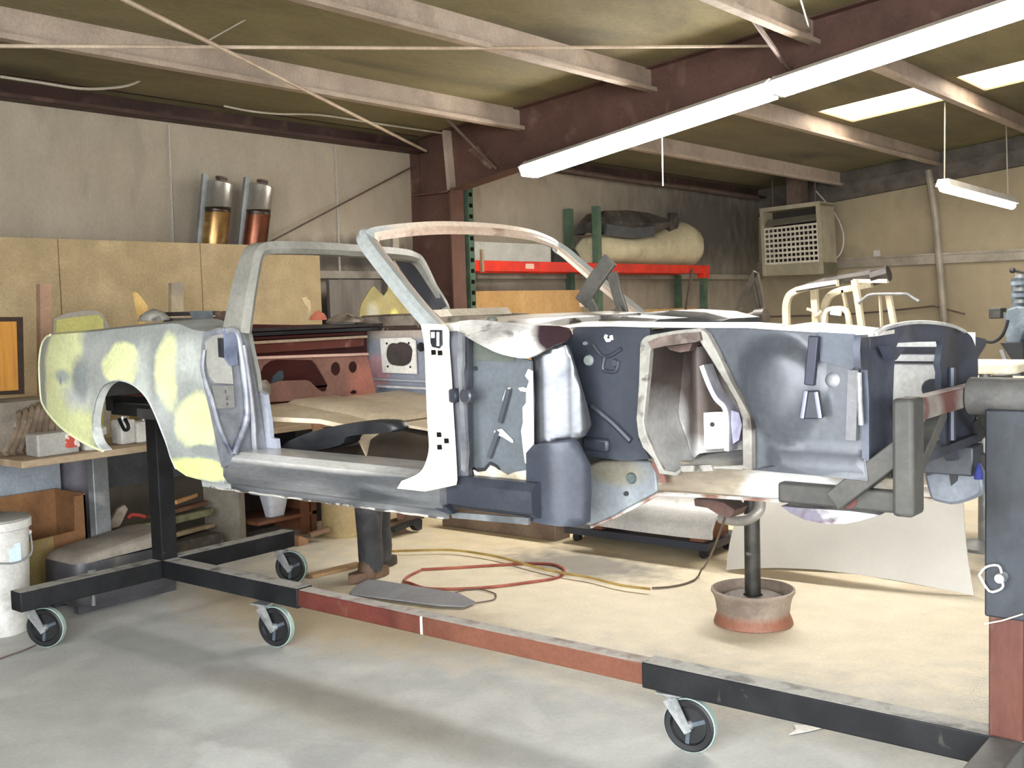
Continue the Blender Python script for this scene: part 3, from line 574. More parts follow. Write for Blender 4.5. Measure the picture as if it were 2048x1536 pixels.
# -------- hinge pillar
m_pil = mat('hinge_pillar_cream', 'eeeade', .42, c2='e4dfd0', sc_=5., c3='bdb9b2', sc3=5., thr3=(.64, .75), blobs=[('e9e3bd', (1.85, -.79, 1.09), (.2, .2, .05), .2, .4)])
hpl = spl([(841, 648), (846, 672), (849, 700), (852, 775), (855, 850), (858, 893), (853, 920), (843, 941), (828, 952), (803, 962)], 3)
hpr = spl([(905, 962), (902, 900), (897, 820), (894, 760), (891, 719), (889, 690), (888, 660), (876, 648)], 3)
pil = MB().patch([tuple(p) for p in hpl]+[(794, 977), (850, 983), (903, 972)]+[tuple(p) for p in hpr], Y=-.785, f=lambda x, z: -.785-.02*max(0, (1.14-z)/.06)**1.0*(1 if z > 1.0 else 1), th=.025, res=.05).build('hinge_pillar', m_pil, car)
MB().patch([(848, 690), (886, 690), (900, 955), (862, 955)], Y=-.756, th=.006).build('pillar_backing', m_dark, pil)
for x, y in ((877.5, 869.5), (892.5, 882), (878.5, 894.5), (866.5, 705), (879.5, 706)):
    MB().patch([(x-4.5, y-5), (x+4, y-5), (x+4.8, y+4.6), (x-4, y+5)], Y=-.7875, th=.004).build('bolt_hole', m_dark, pil)
lp = MB().patch([(860, 660), (883, 660), (884, 690), (878, 697), (864, 694), (861, 686)], Y=-.79, th=.006).build('hinge_plate', m_bared, pil)
MB().patch([(862, 664), (868, 664), (868, 676), (862, 676)], Y=-.794, th=.005).build('clip', m_white, lp)
MB().tube(ats([(876, 664), (876, 692)], Y=-.795), .006, 8).build('hinge_pin', m_zinc, lp)
MB().bar(ats([(851, 718), (891, 720)], Y=-.79), .012, .004, (0, 1, 0)).build('seam', m_white2, pil)
# -------- channel and kick panel ahead of the pillar
m_chan = mat('channel_slate', '3b3d44', .45, .2, c2='2e3037', sc_=3., c3='6d6e70', sc3=6., thr3=(.62, .72), stretch=(1, 1, .6))
MB().patch([(888, 664), (938, 660), (936, 800), (937, 952), (906, 958), (900, 880), (894, 740)], Y=-.75, f=lambda x, z: -.75+.03*math.sin(max(0, min(1, (x-1.93)/.11))*math.pi), th=.02, res=.03).build('channel', m_chan, car)
MB().patch([(916, 664), (924, 668), (925, 730), (922, 745), (930, 850), (934, 905), (930, 945), (922, 940), (921, 840), (917, 770), (914, 720)], Y=-.765, th=.014).build('channel_rib', mat('rib_grey', '55575c', .4, .2, c2='74767a', sc_=6.), car)
for x, y, r, m in ((928, 792, .026, m_bared), (901, 792, .024, m_navy)): MB().lathe([(0, 0), (r*.8, 0), (r, .006), (r, .03), (0, .03)], at(x, y, Y=-.78), (0, 1, 0), 18).build('access_plug', m, car)
m_kick = mat('kick_panel', '565b60', .5, .05, c2='4e5358', sc_=2.)
kk = MB().patch([(936, 676), (985, 690), (1030, 712), (1062, 722), (1066, 800), (1062, 945), (1040, 950), (1012, 946), (975, 940), (955, 938), (938, 928)], Y=-.69, th=.01).build('kick_panel', m_kick, car)
MB().patch([(938, 680), (1000, 700), (1030, 716), (1030, 724), (938, 720)], Y=-.694, th=.004).build('upper_band', mat('kick_green', '50554f', .45), kk)
m_torn = mat('torn_white_edge', 'e4e2dc', .45, c2='c5c1b8', sc_=9., c3='6d655b', sc3=14., thr3=(.64, .72))
MB().patch([(1056, 738), (1063, 742), (1065, 860), (1066, 945), (1058, 930), (1050, 926), (1046, 900), (1044, 878), (1042, 862), (1046, 845), (1045, 815), (1052, 806), (1052, 780), (1058, 762), (1050, 752)], Y=-.70, th=.008).build('torn_edge', m_torn, kk)
MB().patch([(946, 940), (970, 936), (985, 928), (998, 940), (1015, 950), (1030, 944), (1055, 940), (1064, 950), (1058, 962), (1000, 956), (950, 952)], Y=-.70, th=.008).build('torn_edge', mat('torn_tan', 'b3ab98', .5, c2='8e8673', sc_=8., c3='e9e6dc', sc3=10., thr3=(.58, .64)), kk)
kt = MB()
kt.bar(ats([(1018, 778), (1000, 845)], Y=-.703), .016, .01, (0, 1, 0)); kt.build('crease', mat('crease_dark', '45494e', .45, .2), kk)
MB().bar(ats([(997, 862), (978, 915)], Y=-.703), .016, .01, (0, 1, 0)).build('crease', mat('crease_dark2', '45494e', .45, .2), kk)
MB().prism(ats([(1005, 798), (1012, 778), (1018, 775), (1012, 805), (1006, 812)], Y=-.705), (0, .01, 0)).prism(ats([(988, 862), (1000, 858), (1022, 880), (1024, 886), (1005, 874), (990, 868)], Y=-.705), (0, .01, 0)).prism(ats([(1036, 776), (1046, 774), (1054, 778), (1050, 784), (1040, 782)], Y=-.705), (0, .01, 0)).build('primer_patch', m_torn, kk)
MB().lathe([(0, 0), (.008, 0), (.008, .004), (0, .004)], at(950.5, 737, Y=-.696), (0, 1, 0), 8).build('bolt_hole', m_black, kk)
MB().prism(ats([(946, 938), (968, 936), (978, 924), (990, 930), (998, 940), (990, 934), (980, 930), (970, 942), (955, 944)], Y=-.704), (0, .008, 0)).build('cable', m_black, kk)
# -------- cowl
def fcs(x, z): return -.73-.05*math.exp(-((x-2.1)/.12)**2-((z-1.56)/.05)**2)
m_cowls = mat('cowl_side_metal', 'd6d3cd', .28, .5, c2='a9a6a2', sc_=5., c3='5a5350', sc3=8., thr3=(.56, .66), stretch=(1, 1, 2), blobs=[('35262a', (2.37, -.72, 1.6), (.09, .2, .07), .2, .6)])
MB().patch(spl([(884, 655), (920, 642), (960, 640), (1000, 644), (1050, 650), (1120, 652), (1138, 662), (1139, 676), (1128, 684), (1105, 692), (1080, 706), (1055, 717), (1020, 713), (990, 704), (950, 684), (915, 664), (890, 660)], 2, True), Y=-.72, f=fcs, th=.012, res=.03).build('cowl_side', m_cowls, car)
m_cowl = mat('cowl_top_cream', 'c4b8a5', .5, c2='b6aa97', sc_=3., c3='b8a894', sc3=7., thr3=(.64, .8))
MB().loft([[(x, -.66, z-.012), (x, .66, z-.012), (x, .66, z+.0), (x, .3, z+.018), (x, -.3, z+.018), (x, -.66, z)] for x, z in ((1.80, 1.635), (1.9, 1.64), (2.2, 1.62), (2.26, 1.6))]).build('cowl_top', m_cowl, car)
MB().loft([[(x, -.66, 1.628), (x, -.5, 1.642), (x, .0, 1.652), (x, .0, 1.6), (x, -.66, 1.6)] for x in (1.84, 2.22)]).build('cowl_cap', m_cowls, car)
MB().lathe([(0, 0), (.018, 0), (.018, .03), (.012, .036), (0, .036)], at(985, 655, Y=-.62), (0, 0, 1), 14).build('rubber_plug', mat('plug_green', '59605a', .6), car)
MB().prism(ats([(865, 620), (895, 618), (905, 632), (880, 634)], Y=-.1), (0, .4, .0)).build('dash_edge', m_cowl, car)
m_arcg = mat('dark_arc_metal', '454648', .4, .2, c2='545557', sc_=4., c3='8a8884', sc3=6., thr3=(.6, .7))
MB().loft([[(x, -.32, 1.6), (x, -.32, 1.6+h_*.5), (x, -.25, 1.6+h_), (x, -.05, 1.6+h_), (x, .0, 1.6)] for x, h_ in ((1.84, .02), (1.95, .035), (2.1, .042), (2.3, .042), (2.45, .03))]).build('cowl_grille_panel', m_arcg, car)
MB().loft([[(x, .1, 1.58), (x, .1, 1.6+h_*.5), (x, .17, 1.6+h_), (x, .42, 1.6+h_), (x, .5, 1.58)] for x, h_ in ((2.0, .03), (2.12, .05), (2.25, .056), (2.4, .045), (2.5, .02))]).build('far_cowl_bulge', m_arcg, car)
MB().bb((2.2, -.6, 1.05), (2.215, .6, 1.6)).build('firewall', m_dkprim, car)
# hood hinge
m_hin = mat('hinge_grey', '55534e', .45, .2, c2='454340', sc_=5., c3='4a4541', sc3=7., thr3=(.6, .75))
hg = MB().bar(ats([(1163, 606), (1190, 562), (1221, 519)], Y=.35), .07, .022, (0, 1, 0)).build('hood_hinge', m_hin, car, bevel=.004)
MB().bar(ats([(1224, 545), (1234, 585), (1248, 630)], Y=.36), .05, .014, (0, 1, 0)).build('hinge_link', m_hin, hg, bevel=.003)
MB().bar(ats([(1176, 600), (1188, 620), (1192, 642)], Y=.34), .04, .012, (0, 1, 0)).build('hinge_foot', m_hin, hg, bevel=.003)
MB().prism(ats([(1158, 606), (1178, 600), (1176, 612), (1160, 614)], Y=.34), (0, .03, 0)).build('hinge_tip', m_tan, hg)
MB().bar(ats([(1200, 646), (1245, 622)], Y=.33), .05, .012, (0, 1, 0)).build('hinge_base', m_hin, hg, bevel=.003)
MB().ball(at(1252, 640, Y=.34), (.03, .03, .03), 6).build('spring_coil', m_rim, hg)
# -------- bare metal toe bulge
def fb(x, z):
    k = max(-1, min(1, (x-2.225)/.14)); return -.53-.14*math.sqrt(1-.93*k*k)
MB().patch([(1063, 716), (1085, 702), (1110, 692), (1132, 690), (1140, 705), (1152, 745), (1165, 790), (1172, 815), (1180, 850), (1168, 872), (1140, 885), (1100, 888), (1066, 892), (1064, 800)], Y=-.6, f=fb, th=.01, res=.016).build('toe_board_bulge', m_bare, car, ang=70)
# -------- torque box
def ft_(x, z): return -.715+.16*max(0, (x-2.30)/.14)**2.2
MB().patch([(1052, 906), (1066, 890), (1100, 884), (1140, 878), (1150, 884), (1162, 908), (1174, 930), (1176, 985), (1174, 1045), (1160, 1053), (1120, 1053), (1082, 1048), (1053, 1040)], Y=-.7, f=ft_, th=.02, res=.03).build('torque_box', mat('torque_slate', '3f434d', .45, .25, c2='31353f', sc_=3., c3='565b68', sc3=3.2, thr3=(.55, .75)), car, ang=70)
MB().tube(ats([(1068, 892), (1100, 887), (1142, 880), (1152, 886), (1166, 915), (1176, 935), (1176, 985), (1175, 1042)], Y=-.60), .004, 6).build('weld_seam', m_white2, car)
# -------- front frame rail and its transition
MB().patch([(1176, 930), (1200, 922), (1250, 920), (1300, 922), (1312, 945), (1314, 984), (1262, 1012), (1210, 1042), (1178, 1054)], Y=-.44, th=.1).build('frame_transition', m_torq, car, bevel=.006)
for x, y, r, m in ((1260, 957, .019, mat('plug_dark', '46504e', .5)), (1250, 988, .008, m_black)): MB().lathe([(0, 0), (r*.8, 0), (r, .006), (r, .014), (0, .014)], at(x, y, Y=-.452), (0, 1, 0), 18).build('frame_plug', m, car)
MB().patch([(1300, 928), (1314, 924), (1326, 940), (1332, 966), (1320, 966), (1312, 946)], Y=-.47, th=.02).build('rust_bracket', mat('rust_brown', '6b4a40', .6, c2='4a322c', sc_=9.), car)
def rl(x, zt, zb): return [(x, -.43, zb), (x, -.43, zt), (x, -.30, zt), (x, -.30, zb)]
MB().loft([rl(2.50, 1.18, 1.06), rl(2.62, 1.17, 1.068), rl(3.0, 1.17, 1.075), rl(3.33, 1.17, 1.075)]).build('frame_rail', m_rail, car, bevel=.006)
MB().loft([[(x, -y, z) for x, y, z in rl(xx, 1.17, 1.07)] for xx in (2.5, 3.33)]).build('frame_rail', m_greyp, car, bevel=.006)
MB().tube(ats([(1182, 1054), (1230, 1034), (1280, 1008), (1316, 988), (1420, 993), (1560, 1002)], Y=-.44), .006, 6).build('lower_weld', mat('weld_white', 'd2cfc8', .4, .2, c2='7a5a4e', sc_=9.), car)
# -------- fender aprons
YA = -.5
ra_ = MB().patch([(1120, 690), (1136, 662), (1160, 654), (1225, 654), (1300, 656), (1300, 672), (1284, 690), (1280, 760), (1273, 830), (1278, 880), (1300, 918), (1250, 922), (1186, 914), (1168, 905), (1164, 880), (1180, 845), (1168, 790), (1150, 735), (1140, 705)], Y=YA, th=.008).build('fender_apron', m_navy, car)
em = lambda pts, r, nm='emboss', m=m_navy, y=YA: MB().tube(ats(spl(pts, 4), Y=y-.002), r, 8).build(nm, m, ra_)
em([(1187, 690), (1210, 714), (1244, 697)], .007); em([(1210, 714), (1206, 735), (1212, 742), (1232, 742), (1238, 722)], .007)
em([(1184, 812), (1225, 845), (1262, 882)], .012)
MB().sweep(ats([(1168, 886), (1220, 891)], Y=YA-.002), [(-.022, -.014), (.022, -.014), (.022, .014), (-.022, .014)], (0, 1, 0)).build('step_emboss', m_navy, ra_, bevel=.01)
for x, y, r, m in ((1174.5, 721, .019, mat('plug_olive', '7d8583', .5)), (1168, 687, .007, m_zinc), (1228, 726, .014, m_dkprim)): MB().lathe([(0, 0), (r*.8, 0), (r, .006), (r, .012), (0, .012)], at(x, y, Y=YA-.01), (0, 1, 0), 16).build('apron_plug', m, ra_)
cl = MB().tube(ats([(1213, 670), (1211, 675), (1214, 681), (1220, 680)], Y=YA-.006), .006, 6).tube(ats([(1222, 671), (1224, 680)], Y=YA-.006), .006, 6).build('clip', m_white, ra_)
# front apron, with the big stamped dome
d0 = at(1562, 765, Y=YA); 
def fa(x, z):
    y = YA; dx, dz = (x-d0.x)/.125, (z-d0.z)/.135
    r_ = math.hypot(dx, dz*(1 if dz > 0 else .75)); y -= .045*max(0, 1-r_**4) if r_ < 1 else 0
    if z < 1.245 and x > 2.98: y -= .02*min(1, (1.245-z)/.03)
    return y
fap = MB().patch([(1408, 656), (1500, 655), (1560, 660), (1640, 664), (1700, 666), (1740, 671), (1737, 780), (1735, 900), (1735, 962), (1640, 952), (1504, 940), (1503, 838), (1486, 808), (1462, 765), (1434, 705), (1414, 668)], Y=YA, f=fa, th=.008, res=.022,
   holes=[ell(1665, 760, 15, 15, 18)]).build('fender_apron', m_greyp, car, ang=60)
MB().patch(ell(1665, 760, 20, 20, 18), Y=YA+.035, th=.004).build('hole_cover', mat('cover_grey', 'a6a8aa', .5), fap)
MB().bar(ats([(1629, 672), (1620, 770)], Y=YA-.03), .03, .018, (0, 1, 0)).build('apron_strap', mat('strap_navy', '282b3b', .4, .2, c2='1f2230', sc_=5.), fap, bevel=.003)
MB().prism(ats([(1612, 782), (1632, 782), (1640, 838), (1604, 838)], Y=YA-.04), (0, .03, 0)).build('strap_foot', m_navy, fap, bevel=.004)
MB().tube(ats([(1612, 782), (1604, 836)], Y=YA-.045), .006, 6).tube(ats([(1632, 784), (1640, 836)], Y=YA-.045), .006, 6).build('strap_edge', mat('edge_pale', '8f93ab', .35, .3), fap)
MB().patch([(1716, 676), (1722, 670), (1710, 735), (1704, 738)], Y=YA-.03, th=.02).build('apron_flange', m_dkprim, fap)
MB().patch([(1636, 664), (1710, 668), (1706, 738), (1640, 722)], Y=YA-.016, th=.01).build('battery_bracket', mat('bracket_blue', '4d525c', .42, .2, c2='454a54', sc_=3.), fap)
MB().bar(ats([(1709, 740), (1704, 880)], Y=YA-.012), .03, .02, (0, 1, 0)).build('edge_strip', mat('strip_grey', '616164', .4, .2, c2='5f6066', sc_=4.), fap)
MB().tube(ats([(1718, 745), (1719, 800), (1722, 850)], Y=YA-.03), .008, 8).build('brake_line', m_zinc, fap)
# top rail flanges
m_tr = mat('apron_top_white', 'e6e4df', .35, .15, c2='cfccc6', sc_=5., c3='6c6660', sc3=9., thr3=(.64, .72))
def topfl(pts, wd, nm='apron_top'): return MB().loft([[p+V(0, -.012, -.004), p+V(0, -.012, .006), p+V(0, wd, .012), p+V(0, wd, .0)] for p in pts]).build(nm, m_tr, car)
topfl(ats([(1130, 655), (1160, 651), (1225, 650), (1300, 652), (1408, 653), (1500, 653), (1560, 657)], Y=YA), .045)
topfl(ats([(1560, 657), (1640, 662), (1690, 668), (1720, 672), (1752, 670)], Y=YA), .22)
MB().patch2([(2.3, 1.06), (3.28, 1.06), (3.28, 1.55), (2.9, 1.56), (2.3, 1.56)], Y=.5, th=.008).build('fender_apron', mat('far_apron_white', 'f0efeb', .45, c2='e6e5e1', sc_=3., c3='a9a8a3', sc3=5., thr3=(.62, .8)), car)
fwb = MB().bb((2.78, .485, 1.475), (3.2, .492, 1.5)).bb((2.5, .48, 1.44), (3.28, .49, 1.448)).bb((2.5, .47, 1.15), (3.28, .49, 1.16)).build('far_apron_slot', m_dkprim, car)
MB().loft([[(x, .43, 1.56), (x, .52, 1.565), (x, .52, 1.555), (x, .43, 1.55)] for x in (2.3, 3.1)]).build('apron_top', m_tr, car)
# far headlamp hole, shock hat
MB().lathe([(0, 0), (.032, 0), (.036, .006), (.036, .02), (0, .02)], at(1862, 778, Y=.47), (0, 1, 0), 18).build('access_plug', m_greyp, car)
# -------- shock tower
YT = -.53
o_out = spl([(1279, 700), (1281, 684), (1290, 673), (1310, 668)], 3)+[V(1310, 668), V(1350, 661), V(1401, 656), V(1414, 668), V(1434, 705), V(1462, 765), V(1486, 808), V(1500, 834), V(1503, 860), V(1503, 940), V(1487, 938)]
outer = [tuple(Vector((p[0], p[1]))) for p in [(x[0], x[1]) for x in o_out]]
inner = [(1300, 702), (1306, 694), (1330, 692), (1398, 681), (1424, 722), (1450, 765), (1472, 803), (1484, 838), (1485, 930), (1440, 932), (1362, 934), (1350, 944), (1326, 940), (1308, 905), (1290, 862), (1287, 842), (1292, 790), (1297, 740)]
outl = outer+[(1484, 941), (1440, 938), (1364, 941), (1354, 952), (1318, 948), (1306, 918), (1285, 895), (1276, 872), (1272, 838), (1277, 770)]
MB().patch(outl, Y=YT, th=.03, holes=[inner]).build('shock_tower_flange', m_rim, car, bevel=.003)
i0 = ats(inner, Y=YT+.002); cen = sum(i0, V(0, 0, 0))/len(i0)
i1 = [V(cen.x+(p.x-cen.x)*.86, -.33, cen.z+.01+(p.z-cen.z)*.9) for p in i0]
tw = MB().loft([i0, [(p*.5+q*.5)+V((p.x-q.x)*.15, 0, (p.z-q.z)*.15) for p, q in zip(i0, i1)], i1], cap=False).build('shock_tower', m_rust, car, ang=60)
xs_ = sorted(p.x for p in i1); xa, xb_ = xs_[0], xs_[-1]
def fw_(x, z): return -.33-.075*math.exp(-((x-(xa+.36*(xb_-xa)))/.045)**2)-.01
MB().patch2([(p.x, p.z) for p in i1], Y=-.33, f=fw_, th=.006, res=.02).build('tower_wall', m_rust, tw, ang=70)
wpl = MB().patch([(1392, 838), (1402, 826), (1430, 824), (1452, 824), (1456, 868), (1462, 896), (1394, 900)], Y=-.40, th=.006).build('tower_patch', mat('patch_cream', 'e9e5d2', .5, c2='d8d2bc', sc_=7., c3='8c8272', sc3=10., thr3=(.62, .7)), tw)
MB().lathe([(0, 0), (.008, 0), (.008, .004), (0, .004)], at(1424, 849, Y=-.405), (0, 1, 0), 8).build('bolt_hole', m_black, wpl)
MB().sweep(ats(spl([(1412, 730), (1425, 765), (1440, 795), (1458, 815), (1462, 850), (1462, 900)], 4), Y=-.44), [(-.008, -.03), (.008, -.03), (.008, .03), (-.008, .03)], (0, 1, 0)).build('tower_gusset', mat('gusset_white', 'd9d8dc', .3, .4, c2='a9aab4', sc_=6.), tw)
MB().prism(ats([(1462, 820), (1478, 826), (1484, 850), (1478, 880), (1466, 888), (1462, 850)], Y=-.46), (0, .04, 0)).build('tower_bracket', mat('bracket_violet', '6e6c86', .35, .4, c2='a5a3b4', sc_=8.), tw)
MB().prism(ats([(1330, 690), (1385, 686), (1378, 702), (1360, 705), (1340, 700)], Y=-.45), (0, .06, 0)).build('torn_bracket', mat('rust_pink', '715a56', .6, c2='4a3733', sc_=9.), tw)
MB().prism(ats([(1296, 684), (1318, 674), (1350, 668), (1398, 664), (1402, 680), (1392, 684), (1330, 692), (1302, 698)], Y=YT-.012), (0, .03, 0)).build('top_scab', mat('scab_rust', '6f6058', .7, c2='4d413b', sc_=12., c3='8c837b', sc3=9., bump=.3, bsc=30), tw)
MB().prism(ats([(1360, 932), (1422, 930), (1426, 942), (1364, 944)], Y=YT-.01), (0, .02, 0)).build('lower_tab', m_rim, tw)
# -------- radiator support
RX = 3.29
m_rad = mat('radiator_support', '4b4f5b', .38, .3, c2='3f434e', sc_=3., c3='5d6270', sc3=4., thr3=(.58, .75), bump=.02)
rs = spl([(1722, 670), (1745, 668), (1765, 660), (1785, 650), (1815, 645), (1860, 645), (1905, 652), (1938, 668), (1950, 690), (1956, 720), (1955, 800), (1951, 880), (1948, 912)], 3)
ri = [(1905, 922), (1894, 905), (1891, 870), (1887, 820), (1886, 790), (1882, 770), (1883, 745), (1879, 728), (1883, 705), (1886, 690), (1884, 683), (1830, 684), (1796, 686), (1792, 696), (1788, 740), (1786, 800), (1785, 880), (1786, 920), (1775, 940), (1752, 960), (1738, 958), (1738, 900)]
def frs(y, z): return RX+.012*math.sin(y*16)
ro = MB().patch([tuple(p) for p in rs]+ri+[(1738, 800), (1735, 740), (1722, 735), (1720, 700)], X=RX, f=frs, th=.02, res=.04, flip=-1).build('radiator_support', m_rad, car, ang=50)
MB().tube([at(x, y, X=RX+.01) for x, y in spl([(1752, 668), (1775, 655), (1815, 646), (1860, 645), (1905, 652), (1930, 663)], 4)], .006, 8).build('support_top_roll', mat('roll_white', 'c6c5c2', .35, .2, c2='a2a1a0', sc_=5.), ro)
MB().prism(ats([(1756, 692), (1786, 697), (1768, 720)], X=RX+.005), (.035, 0, 0)).build('corner_gusset', m_rad, ro)
MB().prism(ats([(1945, 672), (1972, 678), (1972, 690), (1955, 718), (1950, 700)], X=RX-.02), (-.05, .02, 0)).build('corner_wing', m_rad, ro)
MB().patch([(1706, 690), (1722, 672), (1738, 690), (1736, 735), (1712, 740), (1708, 720)], Y=-.49, th=.03).build('support_side', mat('side_taupe', '6b6768', .45, .2, c2='4f5059', sc_=4.), ro)
MB().patch([(1722, 740), (1742, 730), (1740, 962), (1722, 890)], Y=-.48, th=.02).build('support_return', m_rad, ro)
MB().bb((RX-.04, -.42, 1.17), (RX+.02, .48, 1.2)).build('lower_crossmember', m_rad, ro)
MB().tube([at(1904, y, X=RX+.02) for y in (735, 800, 880)], .012, 8).build('support_ridge', m_rad, ro)
# far frame horn, grey blue
hn = ats(spl([(1846, 948), (1880, 937), (1925, 918), (1945, 922), (1960, 945), (1966, 972), (1962, 990), (1935, 1003), (1900, 1010), (1860, 1000)], 2), Y=.34)
MB().prism(hn, (0, .14, 0)).build('frame_horn', mat('horn_grey', '868c95', .4, .2, c2='757b84', sc_=5.), car, ang=30, bevel=.012)
MB().prism(ats([(1898, 948), (1908, 940), (1916, 942), (1914, 962), (1902, 972)], Y=.333), (0, .01, 0)).build('horn_slot', m_black, car)
# black moulded trim lying on the floor pan (a loose thing)
def seatp(y, k=1.0): return [at(x, y_, Y=y) for x, y_ in spl([(556, 913), (558, 893), (578, 879), (622, 862), (680, 847), (740, 838), (784, 839), (800, 850), (800, 864), (768, 868), (728, 870), (700, 876), (690, 893), (620, 908)], 3, True)]
s0 = [at(x, y_, Y=-.5) for x, y_ in spl([(558, 911), (562, 894), (580, 881), (622, 864), (680, 850), (740, 841), (784, 842), (797, 851), (797, 862), (768, 866), (728, 868), (700, 874), (688, 890), (620, 905)], 3, True)]
sm = MB(); c_ = sum(s0, V(0, 0, 0))/len(s0)
sm.loft([[c_+(p-c_)*.94+V(0, -.02, 0) for p in s0], s0, [p+V(0, .05, 0) for p in s0], [c_+(p-c_)*.94+V(0, .07, 0) for p in s0]])
tag(sm.build('trim_moulding', m_black, ang=60), 'black moulded plastic trim piece lying in the open door space above the sill', 'car trim')
# ================================================================== THINGS AROUND
m_card = mat('fibreboard', 'b39f7b', .8, c2='a8946f', sc_=1.2, c3='b9a781', sc3=3., thr3=(.6, .8))
m_wood = mat('bench_wood', 'a8957a', .7, c2='8a765c', sc_=4., c3='6d5c48', sc3=9., thr3=(.6, .8), stretch=(1, .3, 1))
m_pipe = mat('pipe_pale', 'cbb9a3', .5, c2='b09c88', sc_=3.)
m_rod = mat('brace_rod', '6a5850', .5, .2, c2='54453f', sc_=6.)
m_steelg = mat('galv_grey', '8c8f90', .45, .3, c2='6f7375', sc_=3., c3='a3a5a4', sc3=4., thr3=(.6, .75))
m_cbox = mat('cardboard', '8c6440', .8, c2='785435', sc_=3., c3='5f432b', sc3=5., thr3=(.6, .8))
m_box2 = mat('cardboard_pale', 'c09a66', .8, c2='b18b58', sc_=2.)
m_redrack = mat('rack_red', 'd5301c', .45, c2='c02816', sc_=5., c3='e06a50', sc3=7., thr3=(.68, .76))
m_green = mat('rack_green', '4d6350', .55, c2='3d5141', sc_=5., c3='6f7a5c', sc3=9., thr3=(.62, .75))
m_crfr = mat('cream_frame', 'd8cfb6', .45, c2='c8bea3', sc_=5., c3='8b7d60', sc3=10., thr3=(.66, .76))
m_bluep = mat('machine_blue', '5b6670', .5, c2='7f8a90', sc_=8., c3='2f3a4a', sc3=10., thr3=(.55, .68))
m_grpile = mat('grey_cloth', '96928a', .8, c2='6b6861', sc_=8., c3='45423d', sc3=14., thr3=(.58, .7), bump=.4, bsc=25)
# ---- overhead pipes, rods and cables
def rod(name, pts, r, m, label, cat='rod', n=8, group=None): return tag(MB().tube(pts, r, n).build(name, m), label, cat, group)
pa = at(852, 302, Y=YR-.11); pb = at(250, 0, X=-.8)
rod('tension_rod', [pb+(pb-pa)*.15, pa], .014, m_pipe, 'pale diagonal brace rod running from the roof down to the head of the steel column', 'brace rod')
y0 = -.5; c0 = at(0, 92, X=-1.9); c1 = at(1540, 92, Y=YR-.02)
rod('overhead_conduit', [c0+(c0-c1)*.1, c0, (c0+c1)/2+V(0, 0, -.015), c1], .012, m_pipe, 'long level pale conduit crossing under the roof purlins to the red rafter', 'conduit')
d0_, d1_ = at(415, 82, X=-1.75), at(565, -2, X=-1.2)
rod('thin_wire', [d0_, d1_+(d1_-d0_)*.1], .005, m_wire, 'thin wire slanting up to the roof from where the conduit and brace rod cross', 'wire')
rod('eave_cable', spl([at(0, 153, X=-2.95), at(80, 165, X=-2.95), at(160, 177, X=-2.95), at(220, 176, X=-2.95), at(265, 168, X=-2.95), at(300, 148, X=-2.95)], 4), .01, m_wire, 'pale cable looping above the dark red eave beam over the wall', 'cable')
rod('eave_cable', spl([at(448, 212, X=-3.0), at(500, 222, X=-3.0), at(560, 228, X=-3.0), at(640, 230, X=-3.0), at(760, 248, X=-3.0), at(895, 268, X=-2.96)], 4), .009, m_wire, 'pale cable running along the eave beam towards the steel column', 'cable')
rod('flange_brace', [at(878, 222, X=-2.4), at(992, 337, Y=YR-.09)], .016, m_rod, 'short rusty flange brace bolted above the foot of the red rafter beside the column', 'brace')
rod('flange_brace', [at(1478, -2, Y=3.6), at(1580, 142, Y=YR-.09)], .02, m_rod, 'rusty flange brace meeting the red rafter where the two long lights join', 'brace')
rod('thin_wire', [at(1600, -5, Y=2.9), at(1620, 62, Y=YR-.09)], .006, m_wire, 'short thin wire dropping onto the red rafter beside the flange brace', 'wire')
rod('tension_rod', [at(540, 484, X=-3.2), at(832, 330, X=-3.32)], .009, m_rod, 'thin dark brace rod slanting up the side wall to the steel column', 'brace rod')
rod('wall_conduit', [at(1857, 340, Y=YB-.12), at(1872, 440, Y=YB-.12), at(1880, 540, Y=YB-.12), at(1890, 660, Y=YB-.12)], .05, m_girt, 'tan vertical pipe on the end wall under the hanging light', 'pipe')
rod('wall_cable', spl([at(1868, 612, Y=YB-.1), at(1700, 628, Y=YB-.1), at(1500, 634, Y=YB-.1)], 3)[::-1]+[at(1930, 628, Y=YB-.1)], .012, m_rod, 'thin dark cable strung low along the end wall', 'cable')
rod('eave_pipe', [at(1100, 335, X=-3.19), at(1240, 358, X=-3.19), at(1400, 378, X=-3.19), at(1515, 396, X=-3.19)], .035, m_rod, 'rusty pipe along the top of the wall above the red storage rack', 'pipe')
for p in ((1325, 306, 372), (1400, 330, 392)): pass
# ---- fibreboard sheets leaning on the side wall
yy = [-.65, .602, 1.804, 3.061]
lab = ['tan fibreboard sheet standing on the wall side of the bench, behind the rear fender end', 'middle tan fibreboard sheet behind the car rear, wedged wood strip in front', 'tan fibreboard sheet seen through the roof hoop of the car']
for i in range(3):
    zt = 2.265
    tag(MB().loft([[(-3.03, yy[i]+.004, z_), (-3.03, yy[i+1]-.004, z_), (-3.018, yy[i+1]-.004, z_), (-3.018, yy[i]+.004, z_)] for z_ in (zt, .92)]).build('fibreboard_sheet', m_card, smooth=False), lab[i], 'board', 'fibreboard sheets behind the car')
